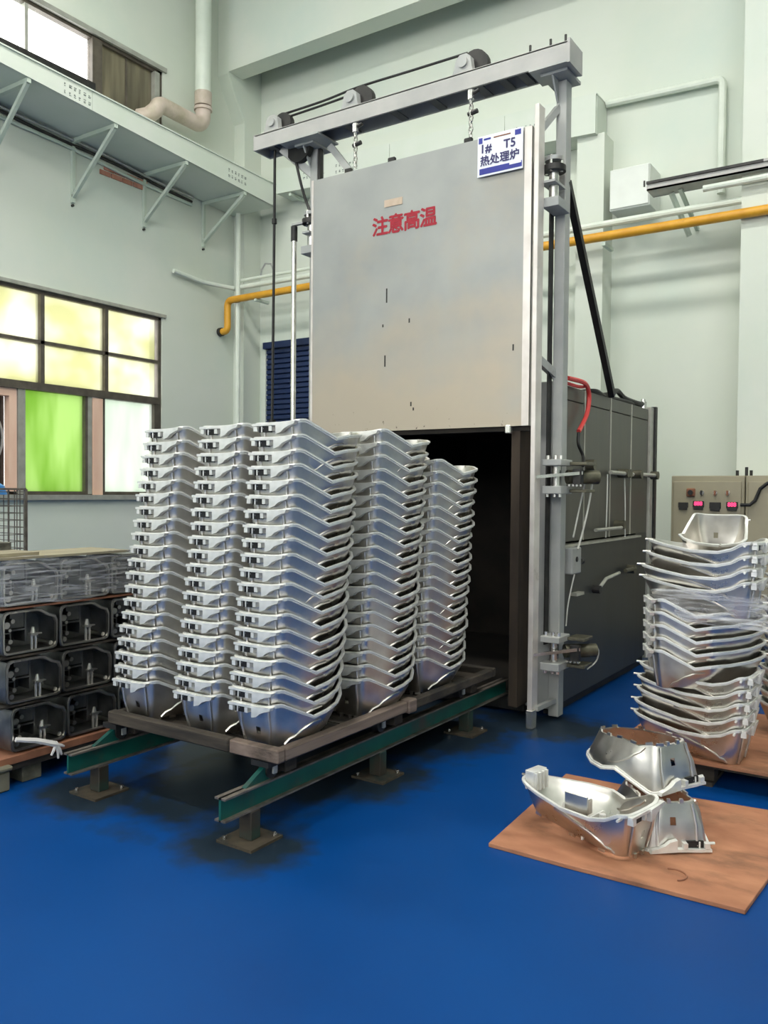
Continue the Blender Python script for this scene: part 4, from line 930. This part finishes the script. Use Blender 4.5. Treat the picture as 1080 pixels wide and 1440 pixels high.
def tub(loc, label, group, rot=(0, 0, 0), mirror=False, feet=False, inner=False, bracket=True):
    c = thing('tub_casting', label, 'casting', loc, group, rot)
    part('body', M_BODY[mirror], 'cast_aluminium', c)
    part('rim', M_RIM[mirror], 'machined_aluminium', c)
    if bracket:
        e = part('end_bracket', M_BRK[mirror], 'machined_aluminium', c)
        part('slot_shade', M_SLOT[mirror], 'black_iron', e)  # black block paints in the deep shade of the bracket slot
    if feet:
        tag(part('bottom_tabs', M_TAB[mirror], 'cast_aluminium', c), None, kind='stuff')
        for x in (.118, .172):
            f_ = part('foot', M_FOOT, 'cast_aluminium', c); f_.location = ((-x if mirror else x), .026, -.188)
    if inner:
        part('inner_bosses', M_INN[mirror], 'machined_aluminium', c)
        part('nose_block', M_BLK[mirror], 'machined_aluminium', c)
        part('side_plate', M_PLT[mirror], 'cast_aluminium', c)
    return c
GC = 'nested castings on the charging cart'
SX = (-3.435, -2.995, -2.64); SY = (2.735, 3.395, 3.985)
names = {(0, 0): 'front left cart stack', (1, 0): 'front middle cart stack', (2, 0): 'front right cart stack',
         (2, 1): 'right side middle cart stack', (2, 2): 'right rear cart stack by furnace mouth',
         (0, 1): 'left side middle cart stack', (1, 1): 'centre cart stack',
         (0, 2): 'left rear cart stack', (1, 2): 'middle rear cart stack'}
lean = {0: .205, 1: .165, 2: .145}
for j in range(3):
    for i in range(3):
        n = 18 if (i, j) == (2, 2) else (20 if i == 2 or j == 0 else 19)
        for k in range(n):
            z = CZ + 0.207 + k * 0.0658
            jx, jy, jr = random.uniform(-.004, .004), random.uniform(-.003, .003), random.uniform(-.9, .9)
            lab = 'aluminium tub casting, %s from top of the %s' % (ORD[n - k], names[(i, j)])
            if k == n - 1: lab = 'topmost aluminium tub casting of the %s' % names[(i, j)]
            if k == 0: lab = 'bottom aluminium tub casting of the %s' % names[(i, j)]
            tub((SX[i] + jx, SY[j] + k * lean[i] / 19 + jy, z), lab, GC, rot=(0, R(random.uniform(-.7, .7)), R(jr)), feet=(k == 0))

# ---- loose castings on the plywood sheet
pb = MB(); q = [(-1.61, 4.18), (-1.555, 3.16), (-1.2, 3.155), (-.545, 3.17), (-.50, 3.72), (-.60, 4.25), (-1.1, 4.19)]
pb.prism(q, 'z', 0.0, 0.018)
tag(pb.build('plywood_sheet', 'plywood', bevel=0.002), 'square worn plywood sheet on the blue floor under loose castings', 'board')
GL = 'loose castings on the plywood sheet'
# upright one: blunt end towards the right, nose to the left
base = 0.018
tub((-.995, 3.245, base + .207), 'upright tub casting with open top lying on the plywood sheet', GL, rot=(0, 0, math.atan2(.20, -.98) - math.pi / 2), mirror=False, feet=True, inner=True)
def inverted(loc, az, label, tilt=0, inner=False, mirror=False):
    """upside down; az = heading of the nose"""
    M = Euler((0, 0, az - math.pi / 2)).to_matrix() @ Euler((0, math.pi + tilt, 0)).to_matrix()
    return tub(loc, label, GL, rot=tuple(M.to_euler()), mirror=mirror, feet=True, inner=inner)
az = math.atan2(.82, -.57)
# local +x (0..0.27) maps to the left when inverted: start at the right corner of the blunt end
inverted((-.755, 3.605, base + .006), az, 'lower upside-down tub casting resting rim-down on the plywood sheet')
az2 = math.atan2(.54, -.84)
inverted((-.845, 3.85, base + .200), az2, 'upper upside-down tub casting balanced on the lower one', tilt=R(-3))
sw = MB(); sw.tube([(-.83 + .05 * math.cos(t_ * .25), 3.30 + .05 * math.sin(t_ * .25), base + .003) for t_ in range(-4, 10)], 0.003, 5)
tag(sw.build('wire_scrap', 'red_ply_edge', smooth=True), 'tiny curled scrap of wire on the plywood sheet', 'scrap')

# ---- right-hand stacks on a wooden pallet
pal = thing('wooden_pallet', 'wooden pallet with plywood top under the wrapped right stacks', 'pallet', (-.75, 4.95, 0))
MB().box((-1.45, 4.42, .118), (-.05, 5.6, .134)).build('top_board', 'plywood', pal)
for x in (-1.38, -.98, -.55, -.15):
    MB().box((x - .045, 4.46, 0.0), (x + .045, 5.58, .02)).build('bottom_slat', 'dark_timber', pal)
    for y in (4.5, 4.98, 5.46): MB().box((x - .045, y, .02), (x + .045, y + .1, .098)).build('spacer_block', 'dark_timber', pal)
for y in (4.45, 4.78, 5.1, 5.44): MB().box((-1.44, y, .098), (-.06, y + .11, .118)).build('deck_slat', 'dark_timber', pal)
GR = 'wrapped castings on the right pallet'
def heading(vx, vy): return math.atan2(vy, vx) - math.pi / 2
HL = heading(-1, .03)
fives = ('bottom', 'second', 'middle', 'fourth', 'topmost')
for k in range(5):
    tub((-.79 + .006 * k, 4.40 + .003 * k, .134 + .192 + k * .066), 'tub casting in the lowest group on the right pallet, %s of five' % fives[k], GR, rot=(0, 0, HL + R(random.uniform(-1, 1))))
for k in range(5):
    tub((-1.322, 4.60, .68 + k * .066), 'tub casting in the middle group on the right pallet, %s of five' % fives[k], GR, rot=(0, 0, heading(.9, .43) + R(random.uniform(-1, 1))))
for k in range(4):
    tub((-.76, 4.42, 1.062 + k * .066), 'tub casting in the upper group on the right pallet, %s of four' % ('bottom', 'second', 'third', 'topmost')[k], GR, rot=(0, R(random.uniform(-1, 1)), HL + R((0, 2, -3, -5)[k])))
tub((-.925, 5.14, 1.375), 'tub casting tipped nose-down on top of the right stack, open side towards viewer', GR,
    rot=(Matrix.Rotation(heading(.22, -.97), 3, 'Z') @ Matrix.Rotation(R(-13), 3, 'X')).to_euler())
nums = ('first', 'second', 'third', 'fourth', 'fifth', 'sixth', 'seventh', 'eighth', 'ninth', 'tenth', 'eleventh', 'twelfth', 'thirteenth', 'fourteenth')
for k in range(14):
    tub((-.34 + .003 * k, 4.98, .134 + .192 + k * .066), 'nested tub casting in the shaded far right stack, %s from its bottom' % nums[k], GR, rot=(0, 0, heading(-.96, .28)))

# stretch film bands
def film_band(cx, cy, rx, ry, z0, z1, label, seed, n=56, a0=0, a1=2 * math.pi):
    rnd = random.Random(seed); vs = []; fs = []; rows = 7
    for j in range(rows):
        for i in range(n):
            t_ = a0 + (a1 - a0) * i / (n - 1)
            w = 1 + 0.015 * math.sin(7 * t_ + j) + rnd.uniform(-.008, .008)
            ex = 0.55
            x = cx + rx * w * math.copysign(abs(math.cos(t_)) ** ex, math.cos(t_)); y_ = cy + ry * w * math.copysign(abs(math.sin(t_)) ** ex, math.sin(t_))
            vs.append((x, y_, z0 + (z1 - z0) * j / (rows - 1) + 0.012 * math.sin(4 * t_ + seed)))
    for j in range(rows - 1):
        for i in range(n - 1): fs.append((j * n + i, j * n + i + 1, (j + 1) * n + i + 1, (j + 1) * n + i))
    return tag(MB().add(vs, fs).build('stretch_film', 'stretch_film', smooth=True), label, 'plastic film')
film_band(-.80, 4.86, .52, .50, .84, 1.0, 'clear stretch film wound around the right stacks', 3)

# ================================================================== LEFT PILE OF HOUSINGS
def housing_meshes():
    w, h, d, t_ = .318, .222, .22, .010
    def outline(o=0.0):
        # (y,z) with a stepped-down top right shoulder and rounded corners
        pts = [(.02, 0), (w - .03, 0), (w - .008, .008), (w, .03), (w, h - .07), (w - .012, h - .045), (w - .05, h - .032), (w - .095, h - .004), (w - .12, h), (.025, h), (.008, h - .008), (0, h - .03), (0, .025), (.006, .007)]
        c = Vector((w / 2, h / 2))
        out = []
        for p in pts:
            v = c - Vector(p); out.append((p[0] + math.copysign(min(abs(v.x), o), v.x), p[1] + math.copysign(min(abs(v.y), o), v.y)))
        return out
    o1 = outline(); o2 = outline(t_); n = len(o1)
    mb = MB()
    vs = [(0, *p) for p in o1] + [(0, *p) for p in o2] + [(-d, *p) for p in o1] + [(-.15, *p) for p in o2]
    fs = []
    for i in range(n):
        q_ = (i + 1) % n
        fs += [(i, q_, n + q_, n + i), (i, 2 * n + i, 2 * n + q_, q_), (n + i, n + q_, 3 * n + q_, 3 * n + i)]
    fs += [tuple(range(2 * n, 3 * n)), tuple(range(3 * n, 4 * n))]
    mb.add(vs, fs)
    shell = mb.mesh('housing_shell', smooth=True, angle=30)
    # proud face flange
    fl = MB(); o3 = outline(-0.004); o4 = outline(.012)
    vs = [(.006, *p) for p in o3] + [(.006, *p) for p in o4] + [(-.012, *p) for p in o3] + [(-.012, *p) for p in o4]; fs = []
    for i in range(n):
        q_ = (i + 1) % n
        fs += [(i, q_, n + q_, n + i), (2 * n + i, 3 * n + i, 3 * n + q_, 2 * n + q_), (i, 2 * n + i, 2 * n + q_, q_), (n + i, n + q_, 3 * n + q_, 3 * n + i)]
    fl.add(vs, fs); flange = fl.mesh('housing_flange', smooth=True, angle=30)
    post = MB().tube([(-.02, .178, .012), (-.02, .178, .085)], .007, 8).tube([(-.02, .20, .012), (-.02, .20, .08)], .007, 8).box((-.035, .168, .08), (-.012, .21, .094)).tube([(-.02, .186, .094), (-.02, .186, .125)], .013, 8, .007).box((-.035, .205, .085), (-.014, .235, .091)).mesh('housing_posts', smooth=True)
    boss = []
    for y_, z_, r_ in ((.04, .035, .014), (.055, .066, .012), (.035, .15, .018), (.068, .168, .012), (.052, .124, .009), (.285, .03, .012)):
        boss.append(MB().tube([(-.15, y_, z_), (-.012, y_, z_)], r_, 8).mesh('housing_boss', smooth=True))
    wall = MB().box((-.15, .075, .05), (-.05, .082, .20)).box((-.15, .082, .112), (-.045, .16, .12)).box((-.15, .16, .05), (-.05, .168, .205)).box((-.15, .082, .125), (-.06, .16, .205)).box((-.15, .012, .10), (-.05, .075, .106)).mesh('housing_web')
    win = MB().box((-.1495, .085, .045), (-.147, .158, .110)).mesh('housing_window')
    return shell, flange, post, boss, wall, win
HM = housing_meshes()
GH = 'housings piled at left'
def housing(loc, label, rot=(0, 0, 0)):
    c = thing('gearbox_housing', label, 'casting', loc, GH, rot)
    for nm, me, m in zip(('shell', 'flange', 'twin_post', 'boss', 'partition_wall', 'rear_opening'), HM, ('dull_aluminium', 'cast_aluminium', 'cast_aluminium', 'cast_aluminium', 'dull_aluminium', 'black_iron')):
        for q in (me if isinstance(me, list) else [me]): part(nm, q, m, c)
    return c
PX = -3.855
rown = ('bottom', 'second from bottom', 'third from bottom', 'top'); coln = ('left', 'middle', 'far right half hidden')
for r_ in range(4):
    for c_ in range(3):
        dy = (.045, .015, .0, .0)[r_]
        housing((PX + random.uniform(-.008, .004), 2.392 + c_ * .327 + dy, .165 + r_ * .2465), 'dull box housing in left pile, %s row, %s column' % (rown[r_], coln[c_]), rot=(0, 0, R(random.uniform(-1, 1))))
    if r_ < 3:
        lbl = ('thin separator sheet above the bottom row of housings', 'thin separator sheet above the second row of housings', 'reddish separator sheet under the top row of housings')[r_]
        tag(MB().box((PX - .26, 2.37, .165 + r_ * .2465 + .2305), (PX + .0, 3.40, .165 + r_ * .2465 + .240)).build('separator_sheet', ('dark_timber', 'dark_timber', 'red_ply_edge')[r_]), lbl, 'sheet', 'separator sheets in the left pile')
lp = thing('timber_pallet', 'low timber pallet under the left pile of housings', 'pallet', (-4.2, 2.9, 0))
MB().box((-4.6, 2.34, .12), (PX + .03, 3.45, .155)).build('deck', 'red_ply_edge', lp)
MB().box((PX - .05, 2.36, .085), (PX + .02, 3.45, .118)).build('edge_plank', 'dark_timber', lp)
for y in (2.50, 3.0, 3.36): MB().box((-4.55, y, 0), (PX + .0, y + .11, .085)).build('skid_block', 'grey_block', lp, bevel=0.004)
tag(MB().box((-4.1, 2.22, 0), (-3.80, 2.40, .10)).box((-4.11, 2.21, .10), (-3.79, 2.41, .125)).build('concrete_block', 'grey_block', bevel=0.008), 'grey lidded block on the floor at the left frame edge', 'block')
# cover boards on top
tz = .165 + 4 * .2465 - .01
tag(MB().box((-4.16, 2.33, tz), (PX + .03, 3.15, tz + .012)).build('cover_board', 'pale_board'), 'pale sheet of board covering the left pile', 'board')
tag(MB().box((-4.14, 2.27, tz + .014), (-3.86, 2.60, tz + .030)).build('cover_board', 'pale_board'), 'smaller pale board lying on the left pile cover near the edge', 'board')
hs = housing((-4.05, 2.30, tz + .205), 'dark housing lying on its back on top of the left pile', rot=(R(0), R(-90), R(0)))
hs.scale = (0.3, .8, .8); hs.location = (-4.08, 2.34, tz + .068)
film_pts = MB(); rnd = random.Random(5); n_, rows = 30, 8
vs = []; fs = []
for j in range(rows):
    for i in range(n_): vs.append((PX + .022 + .006 * math.sin(i * .9 + j) + rnd.uniform(0, .006), 2.36 + i * .036, .66 + .25 + j * .034 + .01 * math.sin(i * .4)))
for j in range(rows - 1):
    for i in range(n_ - 1): fs.append((j * n_ + i, j * n_ + i + 1, (j + 1) * n_ + i + 1, (j + 1) * n_ + i))
tag(film_pts.add(vs, fs).build('stretch_film', 'stretch_film', smooth=True), 'clear stretch film over the top row of the left pile', 'plastic film')
# white tie hanging at the bottom
ti = thing('plastic_tie', 'white knotted plastic strip hanging out below the bottom left housing', 'plastic strip', (PX + .03, 2.5, .14))
MB().tube([(PX + .02, 2.45, .235), (PX + .04, 2.55, .21), (PX + .05, 2.66, .165)], .012, 7, .016).build('strip', 'white_plastic', ti, smooth=True)
for k, (dy, dz) in enumerate(((-.03, -.05), (.01, -.075), (.03, -.06), (.045, -.02))):
    MB().tube([(PX + .05, 2.66, .165), (PX + .055, 2.66 + dy * .6, .165 + dz * .5), (PX + .052, 2.66 + dy, .165 + dz)], .010, 6, .006).build('loose_end', 'white_plastic', ti, smooth=True)
# wire mesh basket behind
wb_ = thing('wire_mesh_cage', 'rusty wire mesh cage standing behind the left pile', 'cage', (-5.6, 3.4, 0))
bx0, bx1, by0_, by1_, bz_, bzt = -6.2, -5.4, 2.73, 3.53, 0.12, 1.49
for (x, y) in ((bx0, by0_), (bx1, by0_), (bx0, by1_), (bx1, by1_)): MB().box((x - .01, y - .01, 0), (x + .01, y + .01, bzt)).build('corner_leg', 'rail_worn', wb_)
for z in (bz_, .8, bzt):
    for p0, p1 in (((bx0, by0_, z), (bx1, by0_, z)), ((bx1, by0_, z), (bx1, by1_, z)), ((bx1, by1_, z), (bx0, by1_, z)), ((bx0, by1_, z), (bx0, by0_, z))): MB().bar(p0, p1, .014).build('rail', 'rail_worn', wb_)
def mesh_panel(p0, p1):
    p0 = Vector(p0); p1 = Vector(p1); L_ = (p1 - p0).length; n__ = int(L_ / .062)
    v_ = MB().bar((0, 0, 0), (0, 0, bzt - bz_), .005).mesh('wire'); 
    for k in range(1, n__):
        p = p0 + (p1 - p0) * k / n__
        o = part('wire', v_, 'rail_worn', wb_); o.location = Vector((p.x, p.y, bz_)) - Vector(ORI[wb_])
    d = p1 - p0; h_ = MB().bar((0, 0, 0), tuple(d), .005).mesh('wire')
    for k in range(1, 28):
        o = part('wire', h_, 'rail_worn', wb_); o.location = Vector((p0.x, p0.y, bz_ + k * .05)) - Vector(ORI[wb_])
mesh_panel((bx1, by0_, 0), (bx1, by1_, 0)); mesh_panel((bx0, by1_, 0), (bx1, by1_, 0))
MB().box((bx0, by0_, bz_ - .02), (bx1, by1_, bz_)).build('floor_sheet', 'rusty_plate', wb_)
bl = MB(); prof = [(.0, .16), (.10, .158), (.19, .14), (.25, .09), (.27, 0), (.255, 0), (.235, .085), (.18, .125), (.0, .148)]
vs = []; fs = []; ns = 24
for i in range(ns):
    a_ = 2 * math.pi * i / ns
    for (r_, z_) in prof: vs.append((-5.68 + r_ * math.cos(a_), 3.25 + r_ * math.sin(a_), bzt - .04 + z_ * .7))
for i in range(ns):
    for j in range(len(prof) - 1):
        fs.append((i * 9 + j, ((i + 1) % ns) * 9 + j, ((i + 1) % ns) * 9 + j + 1, i * 9 + j + 1))
tag(bl.add(vs, fs).build('plastic_basin', 'blue_plastic', smooth=True), 'blue upturned plastic basin on the wire mesh cage', 'basin')
